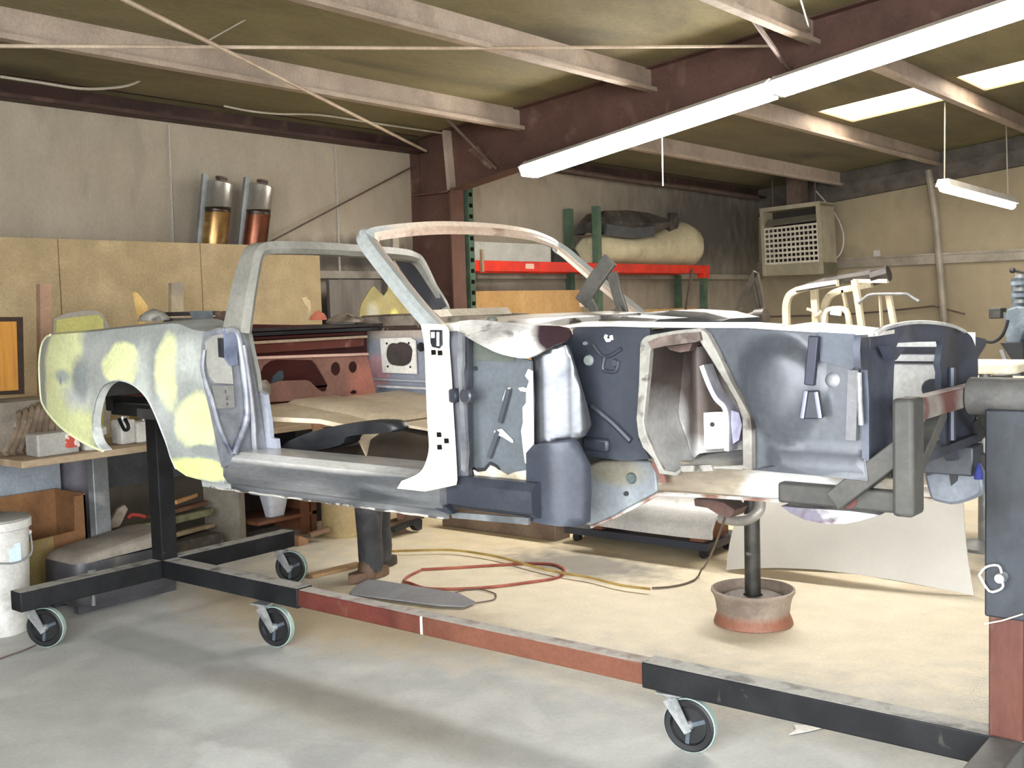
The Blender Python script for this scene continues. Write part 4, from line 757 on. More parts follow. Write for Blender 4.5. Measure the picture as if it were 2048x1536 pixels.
# ---- two polished cylinders above the sheets
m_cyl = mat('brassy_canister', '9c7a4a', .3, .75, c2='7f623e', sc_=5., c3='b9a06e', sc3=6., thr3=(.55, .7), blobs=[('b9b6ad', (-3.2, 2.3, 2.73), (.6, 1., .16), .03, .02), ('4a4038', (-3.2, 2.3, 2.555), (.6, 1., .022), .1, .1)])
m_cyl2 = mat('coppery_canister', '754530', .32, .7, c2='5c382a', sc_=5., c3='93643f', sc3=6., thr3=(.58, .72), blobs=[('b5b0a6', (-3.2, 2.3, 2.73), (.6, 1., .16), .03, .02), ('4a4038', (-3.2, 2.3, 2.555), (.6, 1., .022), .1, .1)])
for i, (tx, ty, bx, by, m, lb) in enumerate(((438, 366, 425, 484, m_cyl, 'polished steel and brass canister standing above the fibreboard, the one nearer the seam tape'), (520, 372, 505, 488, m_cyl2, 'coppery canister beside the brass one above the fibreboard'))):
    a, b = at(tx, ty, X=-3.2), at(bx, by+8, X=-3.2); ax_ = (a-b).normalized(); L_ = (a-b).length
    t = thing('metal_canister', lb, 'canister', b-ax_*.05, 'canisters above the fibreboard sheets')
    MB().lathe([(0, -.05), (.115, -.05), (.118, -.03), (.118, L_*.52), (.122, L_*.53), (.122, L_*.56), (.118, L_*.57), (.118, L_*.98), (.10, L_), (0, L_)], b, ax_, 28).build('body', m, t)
    MB().lathe([(0, L_), (.04, L_), (.04, L_+.03), (.05, L_+.035), (.05, L_+.05), (0, L_+.05)], b+V(0, .02, 0), ax_, 16).build('valve', m_rod, t)
    sd = V(0, -.135, 0)
    MB().bar([b+sd-ax_*.05, a+sd+V(0, 0, .06)], .05, .03, (1, 0, 0)).build('side_rail', m_steelg, t)
tag(MB().bb((XW+.005, 1.85, 2.17), (-3.06, 2.78, 2.2)).bb((XW+.005, 1.95, 2.02), (XW+.03, 2.0, 2.17)).build('wall_shelf', m_wood), 'narrow wooden wall shelf carrying the two canisters', 'shelf')
# ---- workbench along the side wall
BX, BT = -1.40, .92
bench = thing('workbench', 'long dusty wooden workbench along the side wall behind the car rear', 'workbench', (-2.1, 1.3, 0))
MB().bb((-3.06, -.575, BT-.04), (BX, 3.3, BT)).build('bench_top', m_wood, bench, bevel=.006)
for x, y, w_ in ((-1.78, .09, .105), (-1.6, 3.2, .1), (-2.9, -.5, .1), (-2.9, 3.2, .1)):
    MB().bb((x-.035, y-w_/2, 0), (x+.035, y+w_/2, BT-.04)).build('leg', m_steelg, bench, bevel=.006)
pp = [at(412, 1096, Z=0), at(482, 1097, Z=0)]
MB().prism([V(pp[0].x, pp[0].y, 0), V(pp[1].x, pp[1].y, 0), V(pp[1].x, pp[1].y, BT-.04), V(pp[0].x, pp[0].y, BT-.04)], (-.05, .09, 0)).build('support_panel', mat('support_grey', '8f887b', .6, c2='7b7467', sc_=4.), bench)
MB().bb((-2.9, -.45, .45), (-2.86, 3.15, BT-.04)).build('back_panel', mat('bench_back_grey', '6d6e70', .6, c2='565759', sc_=3.), bench)
# ---- on the bench
pnl = thing('body_panel', 'yellow-green body panel with a grey rounded border standing behind the rear fender', 'car panel', (-2.2, .2, BT))
op = [(108, 930), (108, 638), (130, 627), (160, 622), (190, 620), (205, 628), (214, 645), (222, 660), (224, 930)]
ip = [(114, 928), (113, 640), (150, 634), (198, 629), (207, 640), (208, 660), (210, 928)]
def zb_(P, X):  # keep feet on the bench top
    return [V(p.x, p.y, max(p.z, BT+.002)) for p in P]
MB().prism(zb_(ats(op, X=-2.2), -2.2), (-.012, 0, 0)).build('border', mat('panel_border', '9d978c', .6, c2='8b867d', sc_=6.), pnl)
MB().prism(zb_(ats(ip, X=-2.19), -2.19), (-.01, 0, 0)).build('skin', mat('panel_green', 'b5b16a', .55, c2='a9a561', sc_=3.), pnl)
tag(MB().prism(zb_(ats([(80, 568), (103, 568), (110, 930), (86, 930)], X=-2.5), -2.5), (-.05, 0, 0)).build('wood_plank', mat('plank_pink', 'b28f75', .7, c2='a3826a', sc_=4.)), 'pinkish wood plank standing upright against the fibreboard', 'plank')
tag(MB().prism(zb_(ats([(343, 566), (367, 564), (370, 930), (345, 930)], X=-2.6), -2.6), (-.04, 0, 0)).build('wood_plank', mat('plank_grey', 'a8997f', .7, c2='8f8577', sc_=4.)), 'narrow greyish plank standing upright behind the black frame pile', 'plank')
tag(MB().prism(ats([(269, 584), (276, 586), (296, 612), (296, 622), (288, 660), (284, 660)], X=-.62), (-.02, 0, 0)).build('wood_wedge', mat('wedge_wood', 'd0ad6c', .7, c2='c09a58', sc_=8.)), 'splintered yellow wood wedge sticking up behind the rear fender', 'wood wedge')
# framed dark cabinet door at the picture's left edge
fr = thing('framed_panel', 'orange wood panel in a dark brown frame at the left edge', 'framed panel', at(10, 792, X=-2.0))
MB().prism(ats([(-70, 634), (46, 634), (49, 788), (-70, 794)], X=-2.0), (-.03, 0, 0)).build('frame', mat('frame_brown', '35251c', .5, c2='2a1c15', sc_=8.), fr)
MB().prism(ats([(-60, 644), (33, 643), (37, 780), (-60, 786)], X=-1.995), (-.02, 0, 0)).build('panel', mat('orange_wood', 'bd8538', .5, c2='aa7430', sc_=3., stretch=(1, 8, .5)), fr)
tag(MB().bb((-2.35, -.57, BT), (-1.98, .0, 1.205)).build('storage_box', mat('dusty_box', '8e8577', .8, c2='777065', sc_=4.)), 'dusty grey box on the bench under the framed wood panel', 'box')
# stuff on the near bench corner
def mound(name, c, d, m, label, cat, sd=1, n=14):
    rnd = random.Random(sd); rings = []
    for i in range(7):
        t = i/6; k = math.cos(t*math.pi/2)**.6 if t < 1 else .08
        rings.append([(c[0]+d[0]*k*math.cos(a)*(1+rnd.uniform(-.13, .13)), c[1]+d[1]*k*math.sin(a)*(1+rnd.uniform(-.13, .13)), c[2]+d[2]*t*(1+rnd.uniform(-.06, .06)*(t > 0))) for a in [2*math.pi*j/n for j in range(n)]])
    return tag(MB().loft(rings).build(name, m, ang=70), label, cat)
fo = MB(); rnd = random.Random(3)
for i in range(9):
    y = -.43+.04*i; fo.sweep(spl([V(-1.68+.012*i, y-.1, BT+.02), V(-1.72, y-.02, BT+.10+.012*i), V(-1.8, y+.06, BT+.2+.014*i), V(-1.88, y+.1, BT+.23+.012*i)], 4), [(-.02, 0), (0, .02), (.02, 0), (0, -.02)], (0, 1, 0))
tag(fo.build('corrugated_bundle', mat('bundle_taupe', '8a7a68', .8, c2='6b5c4d', sc_=10., c3='a8998a', sc3=12., thr3=(.6, .7))), 'grey-brown pleated bundle slumped on the near corner of the bench', 'bundle')
def bucket(name, c, r0, r1, h, m, label, cat='bucket', group=None, handle=True, n=28):
    t = thing(name, label, cat, c, group); c = Vector(c)
    MB().lathe([(0, 0), (r0, 0), (r0+.004, .004), (r1, h), (r1-.004, h), (r0-.004, .012), (0, .012)], c, (0, 0, 1), n, cap=False).build('body', m, t)
    MB().lathe([(r1+.001, h-.05), (r1+.012, h-.045), (r1+.012, h-.004), (r1, h), (r1-.006, h-.002), (r1+.001, h-.05)], c, (0, 0, 1), n, cap=False).build('rim', m, t)
    return t
m_bk = mat('bucket_white', 'd6d5cf', .45, c2='b9b8b3', sc_=4., c3='8d8b86', sc3=7., thr3=(.62, .8))
lb = thing('storage_bin', 'translucent grey bin with a red and white label on the bench corner', 'bin', (-1.55, -.3, BT))
MB().bb((-1.60, -.45, BT+.001), (-1.46, -.2, BT+.13)).build('body', mat('bin_grey', '9f9d97', .5, c2='8b8983', sc_=5.), lb, bevel=.01)
MB().bb((-1.46, -.285, BT+.035), (-1.457, -.20, BT+.115)).build('label', mat('label_red', 'b5493a', .6, c2='d9d2c8', sc_=22., thr=(.5, .56)), lb)
bucket('tub', (-1.54, -.08, BT+.001), .06, .075, .13, m_bk, 'white tub on the bench half hidden behind the rear fender corner', 'tub')
for i, (x, y, h, w_, lab_) in enumerate(((-1.60, .17, .15, .05, 'narrow white jug on the bench seen through the wheel arch'), (-1.58, .30, .13, .085, 'square white container beside the jug seen through the wheel arch'))):
    t = thing('plastic_container', lab_, 'container', (x, y, BT), 'white containers seen through the wheel arch')
    MB().bb((x-.06, y-w_, BT+.001), (x+.06, y+w_, BT+h)).build('body', m_bk, t, bevel=.012)
    MB().lathe([(0, 0), (.02, 0), (.02, .02), (0, .02)], (x, y, BT+h), (0, 0, 1), 12).build('cap', m_zinc, t)
tag(MB().bb((-1.9, .4, BT+.001), (-1.7, .62, BT+.28)).build('storage_box', mat('olive_box', '8d7f4d', .7, c2='6d6138', sc_=6.)), 'olive yellow carton on the bench behind the white containers', 'box')
tag(MB().bb((-1.52, .42, BT+.001), (-1.42, .75, BT+.04)).build('wood_offcut', mat('offcut_orange', 'b07a48', .6, c2='9d6a3c', sc_=8.)), 'orange wood offcut on the bench edge behind the rear post', 'wood')
# ---- under the bench
tag(MB().bb((-2.75, -1.3, 0), (-2.2, .08, .84)).build('steel_cabinet', mat('cabinet_blue', '949ca5', .5, c2='828b95', sc_=2.), bevel=.008), 'pale blue steel cabinet under the near end of the workbench', 'cabinet')
for x0, y0_, x1, y1_, z, nm, m, lb_ in ((-2.5, .15, -2.15, .4, .86, 'paint_can', mat('drum_violet', '6d6a74', .5, c2='5a5862', sc_=4.), 'dull violet drum under the bench between the blue cabinet and the bench leg'),):
    t = thing(nm, lb_, 'drum', ((x0+x1)/2, (y0_+y1_)/2, 0))
    MB().lathe([(0, 0), (.17, 0), (.17, z), (.16, z+.01), (0, z+.01)], ((x0+x1)/2, (y0_+y1_)/2, 0), (0, 0, 1), 24).build('body', m, t)
    MB().lathe([(.171, z-.05), (.178, z-.04), (.178, z), (.171, z+.005)], ((x0+x1)/2, (y0_+y1_)/2, 0), (0, 0, 1), 24, cap=False).build('rim', m_steelg, t)
# open cardboard box with a notched front
cbx = thing('cardboard_box', 'open brown cardboard box with a low notched front under the bench', 'box', (-2.0, -.4, 0))
X0, X1, Y0, Y1, ZT_ = -2.17, -1.82, -.85, .02, .62
for nm, a, b in (('back_wall', (X0, Y0, .0), (X0+.012, Y1, ZT_)), ('end_wall', (X0, Y0, 0), (X1, Y0+.012, ZT_)), ('end_wall', (X0, Y1-.012, 0), (X1, Y1, ZT_)), ('base', (X0, Y0, .002), (X1, Y1, .012))):
    MB().bb(a, b).build(nm, m_cbox, cbx)
MB().prism([(X1, Y0, .0), (X1, Y1, .0), (X1, Y1, ZT_-.01), (X1, Y1-.07, ZT_-.01), (X1, Y1-.08, .40), (X1, Y0, .36)], (-.012, 0, 0)).build('front_wall', m_cbox, cbx)
MB().prism([(X1+.002, -.38, .02), (X1+.002, -.2, .02), (X1+.002, -.2, .39), (X1+.002, -.38, .382)], (-.004, 0, 0)).build('tape', mat('tape_olive', '8d7a4c', .6), cbx)
# white bucket in front
bk = bucket('paint_bucket', (-1.46, -.72, 0), .145, .175, .62, m_bk, 'large white plastic bucket with lid and bail handle at the left edge', 'bucket')
MB().lathe([(0, .615), (.17, .615), (.18, .62), (.18, .628), (.165, .632), (0, .628)], (-1.46, -.72, 0), (0, 0, 1), 28).build('lid', mat('lid_grey', '9a9993', .5, c2='7d7c77', sc_=6.), bk)
hd = at(20, 1075, X=-1.3)
MB().tube(spl([V(-1.385, -.56, .52), V(-1.33, -.585, .44), V(-1.30, -.63, .41), V(-1.285, -.72, .40), V(-1.32, -.83, .42)], 5), .005, 8).build('handle', m_steelg, bk)
MB().bb((-1.318, -.73, .395), (-1.292, -.665, .50)).build('label', mat('label_blue', 'c3d6e3', .4), bk)
MB().ball((-1.387, -.565, .53), .014, 6).build('handle_ear', m_bk, bk)
tag(MB().ball((-1.5, -.72, .655), (.05, .06, .024), 8).build('tape_roll', mat('masking_brown', '9c7c4a', .8, c2='7d6138', sc_=20.)), 'crumpled brown tape lying on the bucket lid', 'tape')
# dented grey tank
tk = thing('fuel_tank', 'dusty dark grey steel tank lying on the floor behind the rear post', 'tank', (-1.62, .05, .0))
def rrect(y0, y1, x0, x1, r, n=4):
    o = []
    for cx, cy, a in ((x1-r, y1-r, 0), (x0+r, y1-r, 90), (x0+r, y0+r, 180), (x1-r, y0+r, 270)):
        for k in range(n+1): o.append((cx+r*math.cos(math.radians(a+90*k/n)), cy+r*math.sin(math.radians(a+90*k/n))))
    return o
m_tank = mat('tank_grey', '55555a', .5, .3, c2='47474c', sc_=3., c3='77736c', sc3=4., thr3=(.55, .75)); m_tdust = mat('tank_dust', '8d857a', .7, c2='79726a', sc_=5.)
f_ = rrect(-.34, .36, -1.73, -1.33, .08)
MB().loft([[(x, y, z) for x, y in [((a-(-1.57))*k-1.57, (b-.03)*k+.03) for a, b in f_]] for z, k in ((.05, .93), (.1, 1), (.27, 1), (.30, .98))]).build('body', m_tank, tk, ang=50)
MB().loft([[(x, y, z+(.05 if y > 0 else 0)*(1 if z > .31 else .3)) for x, y in [((a-(-1.57))*k-1.57, (b-.03)*k+.03) for a, b in f_]] for z, k in ((.30, .98), (.33, .93), (.345, .8))]).build('dusty_top', m_tdust, tk, ang=50)
MB().bb((-1.71, -.3, 0), (-1.66, .3, .06)).bb((-1.45, -.3, 0), (-1.4, .35, .06)).build('foot', m_tank, tk)
MB().tube([(-1.34, -.24, .24), (-1.34, -.24, .05)], .014, 8).lathe([(0, 0), (.03, 0), (.03, .02), (0, .02)], (-1.34, -.24, .24), (0, 0, 1), 12).build('filler_pipe', m_steelg, tk)
# planks and scrap under the bench beyond the post
rnd = random.Random(11)
for i, (p0, p1, w_, h_, m, lb_) in enumerate((((218, 1068), (418, 1022), .10, .05, mat('log_olive', '7d7a5c', .8, c2='5c5a45', sc_=8.), 'weathered olive timber lying under the bench'),
        ((330, 1075), (425, 1050), .05, .03, mat('lath', '9a8a6d', .8, c2='857659', sc_=8.), 'pale lath below the weathered timber under the bench'),
        ((300, 1035), (410, 1005), .06, .03, mat('batten_brown', '6a4b35', .8, c2='54392a', sc_=8.), 'brown batten on top of the scrap timber under the bench'),
        ((350, 1005), (392, 990), .03, .03, mat('handle_wood', 'b58a5c', .6), 'short pale wooden handle above the scrap timber'))):
    a, b = at(*p0, X=-2.0), at(*p1, X=-2.15); tag(MB().bar([a, b], w_, h_).build('timber', m, bevel=.006), lb_, 'timber', 'scrap timber under the bench')
tag(MB().prism(ats([(216, 1050), (236, 1018), (250, 1010), (256, 1018), (240, 1052), (224, 1058)], X=-1.85), (-.03, 0, 0)).build('crumpled_sheet', mat('scrap_tan', '8d8173', .7, c2='6f655a', sc_=8.)), 'crumpled tan scrap panel beside the bench leg', 'scrap')
tag(MB().bb((-2.3, .45, 0), (-1.95, 1.12, .16)).build('scrap_box', mat('scrap_dark', '3a3430', .8, c2='524a40', sc_=9., c3='6f6a55', sc3=12., thr3=(.6, .7)), bevel=.01), 'dark scrap crate on the floor carrying the timbers', 'crate')
tag(MB().tube(ats([(255, 1036), (262, 1030), (275, 1030), (290, 1034)], X=-1.9), .014, 8).build('red_handle', mat('red_handle', '8e2f28', .5)), 'red tool handle among the scrap under the bench', 'tool')
# tubs and little shelf seen under the rocker
sh = thing('low_shelf', 'low brown wooden shelf unit under the car sill with clutter', 'shelf', (-2.2, 1.75, 0))
m_brn = mat('shelf_brown', '7d5138', .6, c2='6a432e', sc_=6.)
MB().bb((-2.5, 1.46, .56), (-2.0, 2.02, .585)).build('shelf_board', m_brn, sh); MB().bb((-2.5, 1.46, .14), (-2.0, 2.02, .165)).build('shelf_board', m_brn, sh)
MB().bb((-2.03, 1.88, .0), (-1.99, 1.94, .585)).build('side_post', m_brn, sh); MB().bb((-2.5, 1.98, 0), (-2.0, 2.02, .585)).build('side_post', m_brn, sh); MB().bb((-2.5, 1.46, 0), (-2.46, 2.02, .57)).build('back_board', mat('shelf_back', '2b211b', .8), sh)
tb = thing('plastic_tub', 'white plastic tub on the lower board of the brown shelf', 'tub', (-2.1, 1.55, .166))
MB().loft([[(x, y, z) for x, y in rrect(1.50-k, 1.84+k, -2.2-k, -2.02+k, .03)] for z, k in ((.35, -.02), (.385, .0), (.39, .01), (.40, .01), (.405, .0))]).build('lid', mat('tub_grey', 'b4b6b6', .45), tb, bevel=0)
MB().loft([[(x, y, z) for x, y in rrect(1.60-k, 1.80+k, -2.18-k, -2.03+k, .03)] for z, k in ((.167, -.03), (.35, 0))]).build('body', mat('tub_white', 'd0d3da', .45), tb)
tag(MB().lathe([(0, 0), (.075, 0), (.075, .12), (.07, .13), (0, .13)], (-2.12, 1.62, .406), (0, 0, 1), 18).build('paint_tin', mat('tin_yellow', 'a8842a', .5, c2='3d3a22', sc_=9.)), 'small yellow paint tin standing on the white tub', 'tin')
for i in range(4):
    tag(MB().bb((-2.45, 1.47+.1*i+.002, .586), (-2.1, 1.56+.1*i, .64+.015*(i % 2))).build('catalogue', mat('book_%d' % i, ('6f2f28', '8a7a6a', '5a3a30', '9a8f85')[i], .6)), ('dull red', 'grey', 'dark brown', 'pale')[i]+' catalogue stacked on top of the brown shelf', 'book', 'catalogues on the low shelf')
tag(MB().bb((-2.83, 2.1, 0), (-2.3, 2.75, .8)).build('black_cabinet', mat('void_black', '1b1918', .7), bevel=.006), 'black cabinet in the shade beyond the brown shelf', 'cabinet')
# yellow drum section & odd bits
yb = thing('drum', 'yellowish dusty drum on the floor behind the person', 'drum', (-1.75, 2.05, 0))
MB().lathe([(0, 0), (.19, 0), (.19, .3), (.196, .305), (.19, .31), (.19, .62), (0, .62)], (-1.75, 2.1, 0), (0, 0, 1), 28).build('body', mat('drum_yellow', 'bda878', .55, c2='a8926a', sc_=3., c3='8f8271', sc3=5., thr3=(.55, .75)), yb)
MB().lathe([(.19, .6), (.2, .605), (.2, .625), (.185, .63)], (-1.75, 2.1, 0), (0, 0, 1), 28, cap=False).build('rim', m_steelg, yb)
tag(MB().prism(ats([(596, 1075), (601, 1072), (616, 1078), (618, 1098), (598, 1102)], X=-1.7), (-.1, 0, 0)).build('brick', mat('brick_tan', '9b7355', .8, c2='86634a', sc_=9.)), 'tan broken brick on the floor under the brown shelf', 'brick')
tag(MB().bar([at(620, 1070, X=-1.72), at(658, 1058, X=-1.66)], .05, .03).build('timber', mat('stick', '8d6f58', .8)), 'short brown stick lying against the yellow drum', 'timber')
# jack-like dark wedge near the person
wd = thing('trestle', 'dark wooden trestle propped on the floor behind the person', 'trestle', (-1.3, 2.5, 0))
MB().bar([at(762, 1056, X=-1.45), at(838, 1030, X=-1.35)], .16, .03).build('top_board', mat('trestle_brown', '4a3a2d', .7, c2='6b523c', sc_=6.), wd)
MB().prism(ats([(790, 1058), (838, 1036), (845, 1040), (844, 1058), (836, 1062), (826, 1050), (792, 1066)], X=-1.28), (-.06, 0, 0)).build('bracket', m_black, wd)
MB().bar([at(768, 1020, X=-1.55), at(762, 1055, X=-1.5)], .04, .03).bar([V(-1.4, 2.35, .0), V(-1.42, 2.33, .2)], .05, .05).build('leg', m_brn, wd)
# ---- long low beam and pale panel behind the car
tag(MB().bb((-1.3, 2.68, 0), (-.20, 2.86, .15)).build('timber_beam', mat('beam_taupe', '7d6a58', .7, c2='6b594a', sc_=5., c3='8f8a88', sc3=4., thr3=(.62, .72)), bevel=.008), 'long squared brown timber lying on the floor under the car', 'timber')
dl = thing('body_panel', 'long pale grey body panel on an added dark dolly standing in for floor shade', 'car panel', (.6, 2.8, 0))
MB().bb((-.15, 2.72, .06), (1.0, 3.2, .11)).build('floor_shade_bed', mat('floor_shade_dark', '33363f', .6, c2='2b2d34', sc_=3.), dl)  # dark bed on wheels, added in place of the shaded floor under the panel
for x in (-.08, .94):
    for y in (2.78, 3.1): MB().lathe([(0, -.02), (.03, -.02), (.03, .02), (0, .02)], (x, y, .03), (0, 1, 0), 14).build('wheel', m_rub, dl)
MB().loft([[(x, 2.62, z0), (x, 2.61, z0+.05), (x, 2.66, z0+.13), (x, 2.9, z0+.2), (x, 3.1, z0+.2), (x, 3.1, z0+.18), (x, 2.9, z0+.18), (x, 2.68, z0+.11), (x, 2.64, z0+.05), (x, 2.64, z0)] for x, z0 in ((.0, .17), (.5, .16), (.85, .16), (1.08, .165))]).build('skin', mat('panel_pale', 'bdbab6', .4, c2='aaa7a4', sc_=3., c3='8d8a88', sc3=5., thr3=(.62, .75)), dl, ang=60)
MB().bb((.05, 2.75, .11), (.15, 3.1, .3)).build('block', m_brn, dl); MB().bb((.85, 2.75, .11), (.95, 3.1, .3)).build('block', m_brn, dl)
# ---- hood leaning
hdp = thing('car_hood', 'large pale grey car hood leaning upright on the floor beyond the wheel-rim stand', 'car hood', (1.9, 2.7, 0))
hb = [V(1.22, 2.54, .03), V(1.45, 2.58, .075), V(1.7, 2.62, .09), V(1.95, 2.66, .085), V(2.2, 2.7, .06), V(2.45, 2.74, .03), V(2.63, 2.77, .012)]
hbp = ats([(1452, 1140), (1500, 1136), (1560, 1134), (1640, 1137), (1720, 1147), (1800, 1160), (1880, 1176), (1948, 1190)], Y=2.6)
hbp = []
for (x, y), YY in zip([(1452, 1140), (1500, 1136), (1560, 1134), (1640, 1137), (1720, 1147), (1800, 1160), (1880, 1176), (1948, 1191)], [2.54, 2.57, 2.6, 2.63, 2.66, 2.7, 2.74, 2.78]): hbp.append(at(x, y, Y=YY-.02))
htp = [at(x, y, Y=3.02) for x, y in [(1490, 985), (1540, 975), (1600, 968), (1670, 966), (1740, 966), (1810, 968), (1870, 972), (1926, 978)]]
rows = []
for k in range(7):
    t = k/6; rows.append([(b*(1-t)+a*t)+V(0, -.05*math.sin(math.pi*t)-.03*math.sin(math.pi*i/7), 0) for i, (a, b) in enumerate(zip(htp, hbp))])
nh = len(rows[0]); hm = MB(); off = V(0, .012, 0)
hm.loft([r+[p+off for p in reversed(r)] for r in rows])
m_hood = mat('hood_primer', 'c9c5bd', .5, c2='c1bdb6', sc_=1.5, micro=.03)
hm.build('skin', m_hood, hdp, ang=60)
MB().tube([p+V(0, -.004, 0) for p in rows[-1]], .008, 6).build('lip', m_hood, hdp)
MB().tube(ats([(1926, 978), (1916, 978), (1914, 985)], Y=3.0), .008, 6).build('corner_tab', m_hood, hdp)
MB().bb((1.5, 2.95, 0), (1.56, 3.4, .5)).bb((2.3, 2.95, 0), (2.36, 3.4, .5)).build('prop', m_brn, hdp)
# ---- wheel-rim stand
st_ = thing('wheel_rim_stand', 'stand made from a rusty wheel rim and a black pole under the car front', 'stand', (1.85, 1.63, 0))
m_rimr = mat('rim_rust', '9b8d80', .6, .1, c2='7f7166', sc_=5., blobs=[('956450', (1.85, 1.63, .03), (.5, .5, .04), .4, 1.)])
rc = (1.855, 1.63, 0)
MB().lathe([(.19, .0), (.205, .008), (.2, .025), (.192, .045), (.186, .06), (.19, .085), (.193, .11), (.2, .14), (.206, .155), (.216, .17), (.216, .183), (.206, .186), (.19, .165), (.178, .12), (.172, .06), (.18, .02), (.19, 0)], rc, (0, 0, 1), 40, cap=False).build('rim', m_rimr, st_)
MB().lathe([(.178, .125), (.15, .14), (.12, .152), (.09, .142), (.05, .15), (.05, .13), (.1, .125), (.178, .115)], rc, (0, 0, 1), 32, cap=False).build('wheel_disc', mat('disc_grime', '6d625a', .6, .2, c2='4f4741', sc_=6.), st_)
MB().lathe([(0, .09), (.05, .09), (.05, .13), (.042, .135), (.04, .66), (0, .66)], rc, (0, 0, 1), 20).build('pole', mat('pole_black', '33332f', .45, .3, c2='4b4843', sc_=8., c3='77716a', sc3=14., thr3=(.62, .7)), st_)
tag(MB().tube(spl([at(1440, 1036, Y=1.5), at(1470, 1041, Y=1.5), at(1498, 1038, Y=1.5), at(1516, 1024, Y=1.51), at(1521, 1008, Y=1.53), at(1518, 985, Y=1.54)], 4), .028, 10).build('exhaust_elbow', mat('elbow_grey', 'a5a19a', .4, .3, c2='938f88', sc_=5.)), 'grey curved tube resting around the top of the stand pole', 'tube')
tag(MB().prism(ats([(1388, 998), (1420, 1000), (1448, 1006), (1470, 1020), (1460, 1036), (1438, 1030), (1415, 1016), (1390, 1012)], Y=-.1), (0, .1, 0)).build('engine_bracket', mat('rust_dark', '563c33', .6, c2='3f2d27', sc_=12.)), 'rusty dark mounting bracket under the front frame rail', 'bracket')
lv = at(1640, 1018, Y=-.15)
MB().prism(ats([(1562, 1012), (1600, 1016), (1700, 1022), (1760, 1030), (1720, 1042), (1690, 1048), (1650, 1048), (1610, 1040), (1580, 1026)], Y=-.2), (0, .3, 0)).build('lower_valance', mat('valance_violet', '7d7886', .35, .4, c2='b5b3b8', sc_=7., thr=(.5, .58), c3='5b4a50', sc3=8., thr3=(.6, .7)), car)
ca, cb = at(1450, 1036, Y=.9), at(1398, 1150, Z=.008)
rod('cord', [ca+(cb-ca)*(k/8)+V(0, 0, -.03*math.sin(math.pi*k/8)*(k < 7)) for k in range(9)]+spl([at(x, y, Z=.008) for x, y in ((1388, 1160), (1368, 1168), (1335, 1174), (1304, 1176))], 4), .006, m_rod, 'thin brown cord hanging from the car front down to the floor', 'cord')
# ---- things on the floor
pl = [at(x, y, Z=.002) for x, y in ((700, 1190), (712, 1176), (738, 1163), (760, 1166), (870, 1184), (918, 1192), (952, 1210), (930, 1218), (880, 1216), (780, 1203), (702, 1193))]
pz = MB().prism([V(p.x, p.y, .012) for p in pl], (0, 0, .008)).build('splash_shield', mat('shield_grey', '8b8c90', .5, c2='7c7d82', sc_=3.)); tag(pz, 'flat grey sheet metal plate lying on the floor near the boots', 'plate')
m_hr = mat('hose_red', '8f4536', .6, c2='a8604a', sc_=6.); m_hy = mat('hose_yellow', 'a08243', .6, c2='b59a58', sc_=6.)
Z0 = .009
def hose(name, pts, r, m, lb_): rod(name, spl([at(x, y, Z=Z0) for x, y in pts], 5), r, m, lb_, 'hose')
hose('air_hose', [(842, 1139), (900, 1136), (980, 1131), (1050, 1127), (1100, 1128), (1125, 1136), (1128, 1146), (1110, 1156), (1060, 1164), (980, 1174), (900, 1178), (850, 1176), (820, 1166), (808, 1162), (818, 1152), (840, 1141)], .009, m_hr, 'dark red air hose looped on the dusty floor')
Z0 = .027
hose('air_hose', [(770, 1103), (830, 1101), (900, 1100), (960, 1107), (1010, 1117), (1060, 1131), (1120, 1145), (1180, 1155), (1240, 1170), (1300, 1178)], .008, m_hy, 'long yellow-tan air hose stretched across the floor to the stand')
Z0 = .007
hose('thin_hose', [(905, 1186), (950, 1178), (985, 1185), (992, 1192), (985, 1200), (950, 1206)], .004, m_rod, 'thin dark cord curling beside the grey sheet metal plate')
tag(MB().bar([at(618, 1152, Z=.012), at(720, 1128, Z=.012)], .08, .02).build('timber', mat('floor_lath', 'a3835d', .7, c2='8a6c4a', sc_=8.)), 'long pale board on the floor running to the boots', 'timber')
# ---- the person at the far side of the car, bent over behind it
per = thing('person', 'person standing beyond the car, only dark jeans and worn brown boots in view', 'person', (-.6, 1.3, 0))
f1, f2 = at(738, 1158, Z=0), at(756, 1136, Z=0)
m_jean = mat('dark_jeans', '3b3b3d', .75, c2='2b2b2d', sc_=7., c3='58575a', sc3=6., thr3=(.58, .75), bump=.25, bsc=16)
m_boot = mat('brown_boot', '6b5443', .7, c2='57432f', sc_=9.); m_boot2 = mat('dark_boot', '2a2523', .6, c2='3d3631', sc_=9.)
m_shirt = mat('shirt_olive', '8d8a66', .8, c2='7c7a5a', sc_=5.); m_skin = mat('skin', 'b88a6c', .55)
kn = at(728, 1040, Y=f1.y+.02); hp_ = V(-.72, 1.42, .92)
def limb(pts, rs, n=12): return MB().tube(spl(pts, 4), [rs[min(len(rs)-2, int(i/4))]*(1-(i/4) % 1)+rs[min(len(rs)-1, int(i/4)+1)]*((i/4) % 1) for i in range(4*(len(pts)-1)+1)], n)
